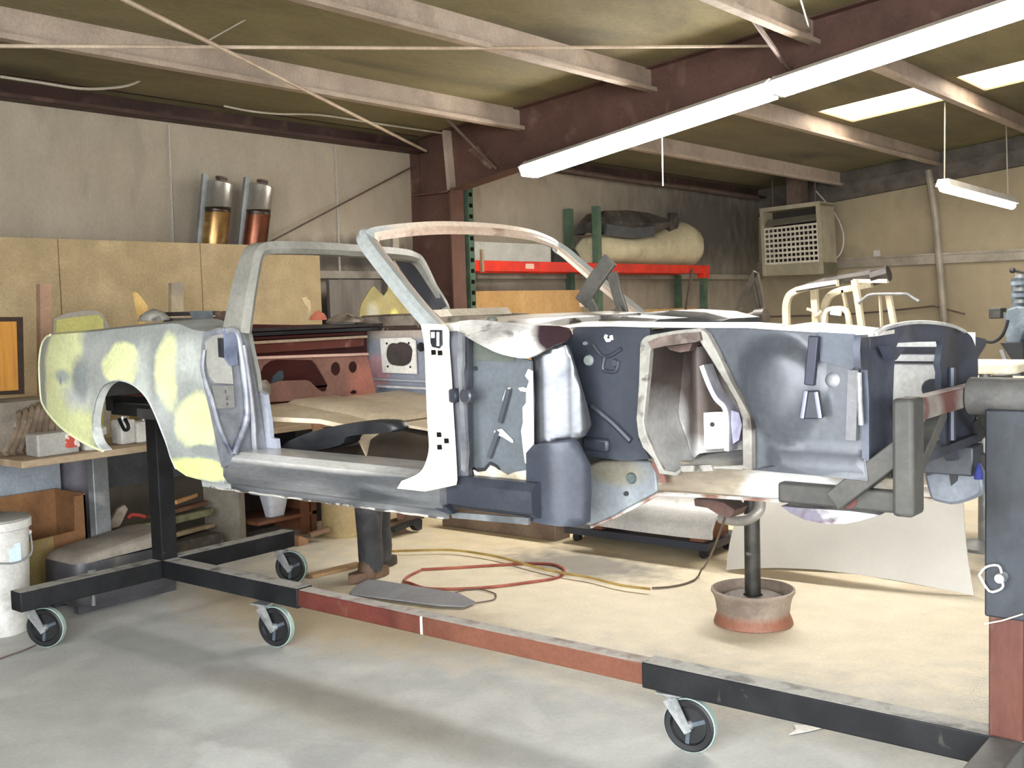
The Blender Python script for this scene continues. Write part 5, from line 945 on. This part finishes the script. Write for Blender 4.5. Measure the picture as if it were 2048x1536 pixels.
def body():
    v = []; e = []; r = []
    def J(p, rad, par=None):
        v.append(tuple(p)); r.append(rad); 
        if par is not None: e.append((par, len(v)-1))
        return len(v)-1
    pel = J((-.70, 1.42, .93), .15)
    for f, sd in ((f1, -1), (f2, 1)):
        h_ = J((-.70+sd*.03-.02, 1.42+sd*.04, .86), .10, pel); k_ = J((f.x-.02, f.y+.05, .50), .068, h_); a_ = J((f.x, f.y+.02, .09), .032, k_); J((f.x+.0, f.y-.05, .035), .02, a_)
    wa = J((-.68, 1.36, 1.05), .13, pel); ch = J((-.64, 1.24, 1.25), .14, wa); nk = J((-.61, 1.14, 1.37), .055, ch); hd_ = J((-.6, 1.08, 1.44), .08, nk); J((-.59, 1.04, 1.5), .075, hd_)
    for sd in (-1, 1):
        s_ = J((-.63+sd*.19, 1.2, 1.25), .055, ch); el = J((-.55+sd*.26, 1.02, .98), .042, s_); wr = J((-.52+sd*.16, .99, .80), .03, el); J((-.5+sd*.12, 1.0, .72), .028, wr)
    me = bpy.data.meshes.new('body'); 
    me.from_pydata([Vector(p)-ORG[per.name] for p in v], e, []); o = bpy.data.objects.new('body', me); COL.objects.link(o); o.parent = per; me.materials.append(m_skin)
    sk = o.modifiers.new('skin', 'SKIN'); sk.use_smooth_shade = True
    for i, x in enumerate(me.skin_vertices[0].data): x.radius = (r[i], r[i]); x.use_root = (i == 0)
    o.modifiers.new('sub', 'SUBSURF').levels = 2; o.modifiers['sub'].render_levels = 2
    return o
body()
for f, sd in ((f1, -1), (f2, 1)):
    up_ = V(-.70+sd*.04, 1.42+sd*.05, .9)
    pts = [V(f.x, f.y+.02, .05), V(f.x, f.y+.025, .14), V(f.x-.012, f.y+.03, .28), V(f.x-.02, f.y+.04, .42), V(f.x-.022, f.y+.05, .52), (V(f.x-.02, f.y+.05, .5)+up_)/2, up_]
    limb(pts, [.07, .08, .078, .088, .095, .11, .12], 16).build('trouser_leg', m_jean, per, ang=80)
    MB().loft([[(f.x+px_*w_*k, f.y+.06+yy_, z) for px_, yy_ in ((-1, .03), (-.6, .09), (.6, .09), (1, .03), (1, -.1), (.75, -.2), (0, -.235), (-.75, -.2), (-1, -.1))] for z, w_, k in ((0.004, .05, 1), (.03, .052, 1), (.06, .048, .95))]).build('boot', m_boot if sd < 0 else m_boot2, per, ang=60)
    MB().tube([V(f.x, f.y-.02, .02), V(f.x, f.y+.02, .15)], .062, 12).build('boot_shaft', m_boot if sd < 0 else m_boot2, per)
limb([V(-.70, 1.43, .88), V(-.68, 1.36, 1.05), V(-.65, 1.26, 1.22), V(-.62, 1.17, 1.34)], [.165, .16, .17, .09], 16).build('shirt', m_shirt, per, ang=80)
MB().ball((-.6, 1.09, 1.5), (.085, .09, .07), 10).build('hair', mat('hair', '3a2c22', .7), per)
# ---- on top of the car rear
cp = thing('latch_frame', 'black metal frame with a slate clamp lying on the car rear deck', 'frame', (-.1, -.35, 1.655))
m_bm = mat('grimy_black', '2a2624', .5, c2='48433d', sc_=8., c3='8b8780', sc3=12., thr3=(.64, .7))
a, b = at(318, 628, Y=-.4), at(440, 626, Y=-.4); zq = 1.66
MB().bar([at(312, 629, Y=-.45), at(436, 626, Y=-.35)], .03, .02).bar([at(330, 640, Y=-.5), at(440, 637, Y=-.4)], .03, .016).build('rail', m_bm, cp)
MB().bar([at(352, 648, Y=-.5), at(420, 652, Y=-.5)], .06, .03).build('lower_bar', m_black, cp)
MB().prism(ats([(378, 622), (402, 622), (408, 650), (392, 654)], Y=-.5), (0, .06, 0)).build('clamp', mat('clamp_slate', '666b70', .5, c2='565b60', sc_=8.), cp)
MB().prism(ats([(430, 626), (444, 622), (448, 636), (444, 664), (432, 664)], Y=-.5), (0, .05, 0)).build('end_bracket', mat('brown_bracket', '3c2a24', .6, c2='5f4a40', sc_=12.), cp)
mound('cloth_bundle', tuple(at(308, 642, Y=-.55)), (.1, .06, .055), m_grpile, 'crumpled grey cloth bundle on the deck behind the rear fender', 'cloth', 4)
mound('orange_cloth', tuple(at(637, 640, Y=.55)), (.045, .05, .05), mat('cloth_orange', 'c9745a', .8, c2='b5634b', sc_=9.), 'small crumpled orange cloth on the far rear deck', 'cloth', 5)
tag(MB().prism(ats([(603, 596), (612, 594), (620, 602), (622, 614), (619, 640), (616, 640), (617, 618), (608, 606)], X=-.35), (-.012, 0, 0)).build('paper_scrap', mat('paper', 'd8bf93', .7)), 'curled tan paper scrap standing up on the rear deck beside the orange cloth', 'paper')
mound('cloth_bundle', tuple(at(690, 650, Y=.5)+V(0, 0, .012)), (.13, .08, .05), mat('bundle_brown', '9a8a78', .8, c2='5f5348', sc_=9., c3='3a322c', sc3=12., thr3=(.58, .7)), 'grimy brown folded cloth on the far deck beside the orange cloth', 'cloth', 6)
ps = thing('plastic_sheet', 'olive yellow plastic sheet with a peaked top standing on the bench beyond the car cabin', 'sheet', (-2.0, 2.6, BT))
m_ps = mat('olive_plastic', 'a79c6c', .35, c2='978d60', sc_=4., blobs=[('d9d27a', (-2, 2.95, 1.62), (.3, .05, .07), .3, .6), ('b7b6a4', (-2, 2.7, 1.66), (.3, .06, .08), .4, .6)])
MB().prism([V(p.x, p.y, max(p.z, BT)) for p in ats([(718, 930), (720, 620), (724, 606), (742, 576), (748, 572), (760, 585), (768, 592), (776, 580), (778, 560), (790, 540), (815, 580), (840, 640), (845, 930)], X=-2.0)], (-.01, 0, 0)).build('sheet', m_ps, ps)
tag(MB().bb((-3.16, 3.25, .92), (-3.12, 4.5, 1.98)).build('dark_board', mat('board_slate', '6e6862', .7, c2='554f4a', sc_=3., stretch=(1, 3, .3), c3='8a847c', sc3=4., thr3=(.62, .8)), smooth=False), 'smoky grey board standing behind the cabin opening under the wall girt', 'board')
tag(MB().bb((-3.2, 3.32, 0), (-3.04, 4.5, .918)).build('black_cabinet', m_dark), 'dark cabinet carrying the smoky grey board', 'cabinet')
tag(MB().bb((-3.02, 3.95, 0), (-2.98, 4.03, 2.5)).build('upright_post', m_girt), 'grey upright post standing in front of the smoky board', 'post')
# ================================================================== RACK BAY BEYOND THE COLUMN
xf, xr = -2.9, -3.3
rk_ = thing('pallet_rack', 'storage rack with green uprights and red beams against the side wall', 'rack', (-3.1, 7.2, 0))
ys = [4.96, 7.28, 9.85]
for y, zt in ((ys[0], 2.95), (ys[1], 2.84), (ys[2], 2.05)):
    MB().bb((xf-.04, y-.04, 0), (xf+.04, y+.04, zt)).build('upright', m_green, rk_)
    MB().bb((xr-.04, y-.04, 0), (xr+.04, y+.04, zt if y > 5 else 2.95)).build('upright', m_green, rk_)
    for k in range(5):
        if .3+.55*k < zt-.3: MB().bar([(xf, y, .3+.55*k), (xr, y, .55+.55*k if k % 2 else .3+.55*k)], .02, .02).build('brace', m_rod, rk_)
for k in range(12):
    MB().bb((xf+.04, ys[0]-.025, 1.6+.11*k), (xf+.043, ys[0]+.025, 1.64+.11*k)).build('slot', m_dark, rk_)
for y0_, y1_ in ((ys[0]+.04, ys[1]-.04), (ys[1]+.04, ys[2]+.05)):
    for x in (xf, xr):
        MB().bb((x-.03, y0_, 2.06), (x+.03, y1_, 2.17)).build('beam', m_redrack, rk_, bevel=.004)
MB().bb((xf-.06, ys[2]-.06, 2.0), (xf+.05, ys[2]+.09, 2.17)).build('beam_end', m_redrack, rk_)
for y in (5.4, 6.2, 7.7, 8.4, 9.2): MB().bb((xr, y-.05, 2.15), (xf, y+.05, 2.172)).build('deck_slat', m_wood, rk_)
MB().bb((xf+.031, 5.85, 2.09), (xf+.033, 6.0, 2.145)).build('label', mat('label_pale', 'd9b9a5', .5), rk_)
MB().bar([(xf+.05, ys[0]+.14, 2.05), (xf+.05, ys[0]+.14, 2.28)], .03, .03).build('beam_clip', m_wood, rk_)
tag(MB().bb((-3.12, 5.1, 2.174), (-3.08, 6.6, 2.38)).build('white_panel', mat('panel_greywhite', 'b9bab2', .5)), 'flat greenish white panel standing on the rack near the column', 'panel')
tr2 = thing('car_fender', 'dark curved fender piece lying on the red rack by the green post', 'car part', (-3.1, 6.75, 2.174))
MB().loft([[(x, y, z) for x, z in ((-3.2, z0), (-3.2, z0+h_), (-3.05, z0+h_), (-3.0, z0))] for y, z0, h_ in ((6.61, 2.176, .02), (6.66, 2.176, .14), (6.77, 2.176, .2), (7.05, 2.176, .16), (7.15, 2.176, .05))]).build('skin', mat('fender_black', '2d2a28', .5, c2='423d39', sc_=6.), tr2)
MB().ball((-3.1, 6.72, 2.40), (.04, .04, .04), 6).build('knob', m_black, tr2)
# white wrapped bundle with dark car part on top
wb = thing('wrapped_bundle', 'big cream cloth-wrapped bundle sagging over the red rack beams', 'bundle', (-3.1, 8.4, 2.174))
nb = 20; rings = []
for i, (y, h0, h1) in enumerate(((7.34, .0, .26), (7.4, 0, .36), (7.6, 0, .36), (8.1, 0, .34), (8.7, 0, .38), (9.2, 0, .52), (9.6, 0, .58), (9.78, .05, .54), (9.86, .1, .42))):
    ct = 2.176; rings.append([(-3.1+.245*math.cos(a)*(1 if .2 < i/8 < .9 else .8), y+.03*math.sin(3*a+i), ct+max(0, (h1)*(.5+.52*math.sin(a)))) for a in [2*math.pi*k/nb for k in range(nb)]])
MB().loft(rings).build('cloth', mat('wrap_cream', 'c3b999', .75, c2='b3a98b', sc_=3., c3='8f866c', sc3=5., thr3=(.6, .8), bump=.25, bsc=5), wb, ang=80)
dp = thing('car_part', 'dark grimy car body section lying on top of the cream bundle', 'car part', (-3.1, 8.1, 2.5))
MB().loft([[(-2.93, y, z0), (-2.9, y, z0+h_*.5), (-2.98, y, z0+h_), (-3.25, y, z0+h_*.9), (-3.3, y, z0)] for y, z0, h_ in ((7.4, 2.54, .14), (7.6, 2.54, .27), (8.1, 2.53, .31), (8.6, 2.56, .27), (9.0, 2.66, .12))]).build('shell', mat('grime_dark', '4a443d', .6, c2='2f2b27', sc_=5., c3='6f665b', sc3=8., thr3=(.58, .7), bump=.5, bsc=14), dp)
MB().loft([[(-2.84, y, z), (-2.84, y, z+.13), (-2.88, y, z+.14), (-2.88, y, z)] for y, z in ((7.4, 2.5), (8.0, 2.48), (8.5, 2.52))]).build('front_strip', mat('strip_slate', '55575a', .4, .3, c2='404245', sc_=6.), dp)
tag(MB().prism(ats([(1342, 425), (1356, 425), (1360, 445), (1350, 470), (1338, 470)], X=-2.95), (-.05, 0, 0)).build('bracket', m_bm), 'small dark bracket standing on the cream bundle', 'bracket')
tag(MB().bb((-3.12, 5.02, .0), (-3.08, 7.2, 1.86)).build('cardboard_sheet', m_box2), 'wide tan cardboard sheet standing in the lower part of the rack', 'cardboard')
bx3 = at(1310, 640, X=-2.3)
tag(MB().bb((-3.2, 8.6, 1.2), (-2.95, 9.75, 1.6)).build('cardboard_box', m_box2, bevel=.01), 'tan cardboard box on the lower rack shelf by its far end', 'box')
tag(MB().bb((-3.25, 7.34, 0), (-2.95, 9.79, 1.198)).build('storage_chest', m_wood), 'plain wooden chest inside the rack carrying the tan box', 'chest')
rod('prop_pole', [at(1384, 540, X=-2.84), at(1380, 570, X=-2.82), at(1362, 680, X=-2.78)], .02, m_rod, 'dark slanting pole leaning on the far end of the red beam', 'pole')
# ---- unit heater in the corner
ht = thing('unit_heater', 'tan box unit heater with a white egg-crate grille hung in the far corner', 'heater', (-2.8, 11.6, 2.05))
m_heat = mat('heater_tan', 'a39a84', .5, c2='938a75', sc_=3.)
HY = 11.6
A_, B_, C_, D_ = [at(x, y, Y=HY) for x, y in ((1520, 420), (1640, 405), (1648, 548), (1526, 552))]
ex = (B_-A_); ez = (A_-D_); dy = V(-.25, .8, 0)*.7
def hq(u, v, d=0.): return D_+(C_-D_)*u+((A_-D_)*(1-u)+(B_-C_)*u)*v+V(0, d, 0)
MB().loft([[hq(0, 0), hq(1, 0), hq(1, .17), hq(0, .17)], [hq(0, 0, .5), hq(1, 0, .5), hq(1, .17, .5), hq(0, .17, .5)]]).build('lower_panel', mat('heater_olive', '9b947c', .5, c2='8b846d', sc_=3.), ht)
for u0, u1 in ((0, .06), (.93, 1)): MB().loft([[hq(u0, 0, -.01), hq(u1, 0, -.01), hq(u1, 1, -.01), hq(u0, 1, -.01)], [hq(u0, 0, .5), hq(u1, 0, .5), hq(u1, 1, .5), hq(u0, 1, .5)]]).build('side_panel', m_heat, ht)
MB().loft([[hq(0, .96, -.02), hq(1, .96, -.02), hq(1, 1.02, -.02), hq(0, 1.02, -.02)], [hq(0, .96, .5), hq(1, .96, .5), hq(1, 1.02, .5), hq(0, 1.02, .5)]]).build('top_panel', m_heat, ht)
MB().loft([[hq(0.05, .17, .3), hq(.95, .17, .3), hq(.95, .97, .3), hq(.05, .97, .3)], [hq(.05, .17, .32), hq(.95, .17, .32), hq(.95, .97, .32), hq(.05, .97, .32)]]).build('inner_back', mat('heater_dark', '2e2a24', .7), ht)
MB().loft([[hq(.06, .76, .02), hq(.93, .78, .02), hq(.93, .86, .1), hq(.06, .84, .1)], [hq(.06, .74, .04), hq(.93, .76, .04), hq(.93, .84, .14), hq(.06, .82, .14)]]).build('louvre', mat('louvre_grey', '6f685b', .5), ht)
gl = MB(); m_gr = mat('grille_white', 'c9c2b2', .45)
for k in range(13): u = .065+.865*k/12; gl.bar([hq(u, .17, .0), hq(u, .70, .0)], .014, .03, (0, 1, 0))
for k in range(8): v = .18+.52*k/7; gl.bar([hq(.06, v, -.002), hq(.935, v+.01, -.002)], .03, .022, (0, 1, 0))
gl.build('grille', m_gr, ht)
for px in (1545, 1600, 1630): MB().tube([at(px, 415, Y=HY+.2), V(at(px, 415, Y=HY+.2).x, HY+.2, roofz(-2.7)-.02)], .012, 6).build('hanger_rod', m_rod, ht)
MB().bb((A_.x+.4, HY+.05, A_.z), (A_.x+.62, HY+.3, roofz(-2.7)-.02)).build('flue', m_rod, ht)
rod('heater_cable', spl([at(1632, 382, Y=12.25), at(1668, 425, Y=12.25), at(1686, 465, Y=12.25), at(1684, 500, Y=12.25), at(1668, 520, Y=12.2), at(1648, 526, Y=12.12)], 5), .012, m_wire, 'pale cable looping beside the unit heater', 'cable')
tag(MB().bb((-1.55, YB-.02, 2.27), (-1.45, YB-.002, 2.36)).build('outlet_box', mat('outlet_white', 'b9b9b0', .5)), 'small white outlet box on the end wall above the girt', 'outlet')
# ---- cream frames standing on a bench beyond the engine bay
t2 = thing('work_table', 'low table beyond the engine bay carrying cream frames', 'table', (.6, 6.2, 0))
MB().bb((-.6, 5.75, 1.06), (1.3, 6.75, 1.1)).build('table_top', m_wood, t2)
for x in (-.5, 1.2):
    for y in (5.85, 6.65): MB().bb((x-.04, y-.04, 0), (x+.04, y+.04, 1.06)).build('leg', m_steelg, t2)
zf = 1.1005
def fpath(pts, Y): 
    P = [at(x, y, Y=Y) for x, y in pts]; return [V(p.x, p.y, max(p.z, zf)) for p in P]
fr1 = thing('cage_frame', 'cream painted tubular cab frame with rounded corners standing beyond the engine bay', 'frame', (.6, 6.1, zf))
def ft2(name, pts, Y, w_=.058, m=m_crfr): return MB().bar(fpath(pts, Y), w_, .055, (0, 1, 0)).build(name, m, fr1, ang=60)
ft2('rounded_bow', [(1574, 790)]+[tuple(p) for p in spl([(1573, 640), (1573, 610), (1580, 590), (1596, 580)], 4)]+[(1620, 574), (1676, 566)], 6.0)
ft2('post', [(1628, 568), (1632, 640), (1634, 790)], 6.05)
ft2('rounded_bow', [(1648, 790)]+[tuple(p) for p in spl([(1648, 640), (1650, 610), (1662, 590), (1684, 580)], 4)]+[(1744, 568)], 6.15)
ft2('inner_bow', [(1650, 790)]+[tuple(p) for p in spl([(1650, 640), (1654, 622), (1670, 616), (1688, 618), (1696, 630), (1700, 655)], 4)]+[(1700, 790)], 6.0, .035)
ft2('post', [(1709, 560), (1716, 600), (1724, 660), (1727, 790)], 6.0, .05)
ft2('post', [(1686, 580), (1694, 620), (1700, 790)], 6.15, .02)
ft2('post', [(1777, 590), (1788, 650), (1794, 790)], 6.2, .045)
ft2('top_bar', [(1708, 562), (1776, 562)], 6.05, .035)
ft2('thin_rod', [(1760, 590), (1768, 790)], 6.2, .012)
MB().bar(fpath([(1662, 624), (1682, 626)], 5.95), .05, .03, (0, 1, 0)).build('mirror', m_white, fr1)
MB().tube(spl(fpath([(1614, 618), (1625, 622), (1632, 632), (1642, 622)], 6.0), 3), .014, 6).build('latch', m_crfr, fr1)
ft2('slot_rail', [(1594, 583), (1672, 570)], 5.97, .014, m_bm)
tag(MB().tube([*spl(fpath([(1717, 607), (1736, 591), (1760, 588), (1814, 588)], 5.952), 3), *fpath([(1826, 596), (1838, 603)], 5.952)], .014, 8).build('bent_rod', m_steelg), 'grey bent bar resting across the cream frame posts', 'bar')
tag(MB().tube(fpath([(1596, 576), (1650, 563), (1720, 552), (1765, 546)], 6.12), [.02, .04, .05, .05], 8).tube(fpath([(1745, 556), (1778, 546)], 6.08), .07, 8).build('black_bundle', m_bm), 'black rolled bundle lying along the top of the cream frame', 'bundle')
# ---- triangular vent-window frame and dark roller
vf = thing('vent_window_frame', 'dark triangular vent window frame standing beyond the engine bay', 'window frame', (.2, 4.6, 1.3))
m_vf = mat('vent_grey', '5d564e', .5, .2, c2='48423c', sc_=6., c3='7d766c', sc3=8., thr3=(.62, .75))
for nm, pts, w_ in (('leading_edge', [(1466, 650), (1490, 590), (1512, 544)], .05), ('rear_edge', [(1513, 546), (1522, 590), (1531, 650)], .03), ('inner_bar', [(1509, 570), (1518, 610), (1524, 650)], .02), ('lower_edge', [(1464, 650), (1532, 650)], .04)): MB().bar(ats(pts, Y=4.6), w_, .03, (0, 1, 0)).build(nm, m_vf, vf)
MB().prism(ats([(1474, 648), (1508, 566), (1520, 648)], Y=4.6), (0, .006, 0)).build('pane', mat('dusty_glass', '57544c', .3, alpha=.35), vf)
t3 = thing('work_table', 'table beyond the engine bay carrying the triangular window frame', 'table', (.4, 4.6, 0))
zt3 = at(1495, 653, Y=4.6).z
MB().bb((-.1, 4.3, zt3-.04), (1.1, 5.0, zt3-.012)).build('table_top', m_wood, t3)
for x in (-.02, 1.02):
    for y in (4.36, 4.94): MB().bb((x-.03, y-.03, 0), (x+.03, y+.03, zt3-.04)).build('leg', m_steelg, t3)
tag(MB().tube(ats([(1474, 648), (1516, 634)], Y=4.45), .055, 14).tube(ats([(1512, 636), (1532, 634)], Y=4.42), .07, 14).build('roller', mat('roller_dark', '514943', .45, c2='3d3733', sc_=6.)), 'dark cylindrical roller lying at the foot of the triangular frame', 'roller')
mound('cream_cap', tuple(at(1452, 654, Y=4.5)), (.1, .06, .07), mat('cap_cream', 'cdb99b', .6), 'cream rounded cap beside the dark roller', 'cap', 8)
# ---- right edge: table, blue machine
bn = thing('padded_bench', 'cream topped bench with a second cream board beneath it at the right edge', 'bench', (2.4, 4.2, 0))
za = at(2000, 733, Y=4.0).z
MB().loft([[(x, y, z) for x, y in rrect(3.7, 4.3, 2.0, 2.62, .08)] for z in (za-.03, za+.03)]).build('top', mat('pad_cream', 'ece3cb', .5), bn, bevel=.012)
zb2 = at(2000, 757, Y=4.3).z
MB().loft([[(x, y, z) for x, y in rrect(3.8, 4.5, 1.95, 2.6, .08)] for z in (zb2-.03, zb2+.005)]).build('lower_board', mat('pad_cream2', 'ddcfae', .5, c2='c7b890', sc_=5.), bn)
MB().lathe([(0, 0), (.2, 0), (.2, .02), (.04, .05), (.035, za-.03), (0, za-.03)], (2.36, 4.0, 0), (0, 0, 1), 20).build('pedestal', m_steelg, bn)
mc = thing('drill_press', 'dusty blue drill press with a black motor by the end wall at the right edge', 'machine', (2.6, 6.0, 0))
MY = 6.0
cxm = at(2030, 700, Y=MY).x
MB().lathe([(0, 0), (.25, 0), (.25, .04), (.06, .07), (.055, 1.8), (0, 1.8)], (cxm, MY+.1, 0), (0, 0, 1), 20).build('column', m_bluep, mc)
MB().prism(ats([(2008, 640), (2014, 618), (2034, 612), (2060, 616), (2064, 650), (2048, 664), (2036, 700), (2012, 700), (2010, 670)], Y=MY-.15), (0, .3, 0)).build('head', m_bluep, mc, bevel=.015)
MB().bb((at(1984, 615, Y=MY).x, MY-.1, at(1984, 637, Y=MY).z), (at(2008, 615, Y=MY).x, MY+.08, at(1984, 616, Y=MY).z)).build('motor', mat('motor_black', '2c2d2a', .5, c2='42433e', sc_=10.), mc, bevel=.01)
MB().bar(ats([(2006, 628), (2016, 634)], Y=MY), .04, .04).build('motor_mount', m_steelg, mc)
for i, (y_, w_) in enumerate(((606, 20), (594, 26), (582, 20), (570, 28), (556, 16))): MB().lathe([(0, 0), (w_/380, 0), (w_/380, .03), (0, .03)], at(2040, y_, Y=MY), (0, 0, 1), 16).build('pulley', m_bluep if i % 2 else m_steelg, mc)
MB().tube(ats([(2026, 541), (2048, 546)], Y=MY), .01, 6).ball(at(2025, 541, Y=MY), .025, 6).build('feed_handle', m_black, mc)
MB().prism(ats([(2000, 686), (2045, 686), (2048, 760), (2030, 730), (2010, 700)], Y=MY-.3), (0, .3, 0)).build('table_skirt', m_black, mc)
MB().prism(ats([(1998, 700), (2006, 700), (2016, 726), (2044, 726), (2044, 732), (2010, 730)], Y=MY-.35), (0, .04, 0)).build('tray', m_steelg, mc)
MB().tube(spl(ats([(2016, 640), (2010, 660), (2000, 676), (1985, 684), (1970, 682)], Y=MY-.2), 4), .014, 6).build('cable', m_black, mc)
rg2 = mound('blue_rag', tuple(at(1957, 958, Y=.3)), (.014, .02, .055), mat('rag_blue', '3f4a9c', .8, c2='333d85', sc_=12.), 'blue rag tucked at the end of the far frame horn', 'rag', 9)
tag(MB().bb((2.75, 3.3, 0), (3.3, 4.6, .28)).build('low_cabinet', mat('cab_olive', 'a39b84', .6, c2='8f8872', sc_=3.), bevel=.01), 'low olive cabinet on the floor beyond the leaning hood', 'cabinet')

# scraps on the front floor
tag(MB().tube(spl([at(-30, 1330, Z=.005), at(10, 1314, Z=.005), at(45, 1302, Z=.005), at(72, 1290, Z=.005)], 4), .004, 6).build('loose_wire', m_rod), 'thin dark cord on the floor beside the bucket and caster', 'cord')
ps_ = [at(x, y, Z=.003) for x, y in ((1578, 1470), (1592, 1460), (1588, 1450), (1606, 1452), (1624, 1448), (1660, 1453), (1630, 1460), (1612, 1464))]
tag(MB().prism(ps_, (0, 0, .003)).build('paper_scrap', m_white), 'torn white paper scrap lying on the floor under the front black rail', 'paper')

rod('thin_wire', [V(at(1325, 300, X=-.63).x, at(1325, 300, X=-.63).y, roofz(-.6)-.2), at(1326, 372, X=-.63)], .006, m_wire, 'thin wire dangling from the purlin above the red rack', 'wire')
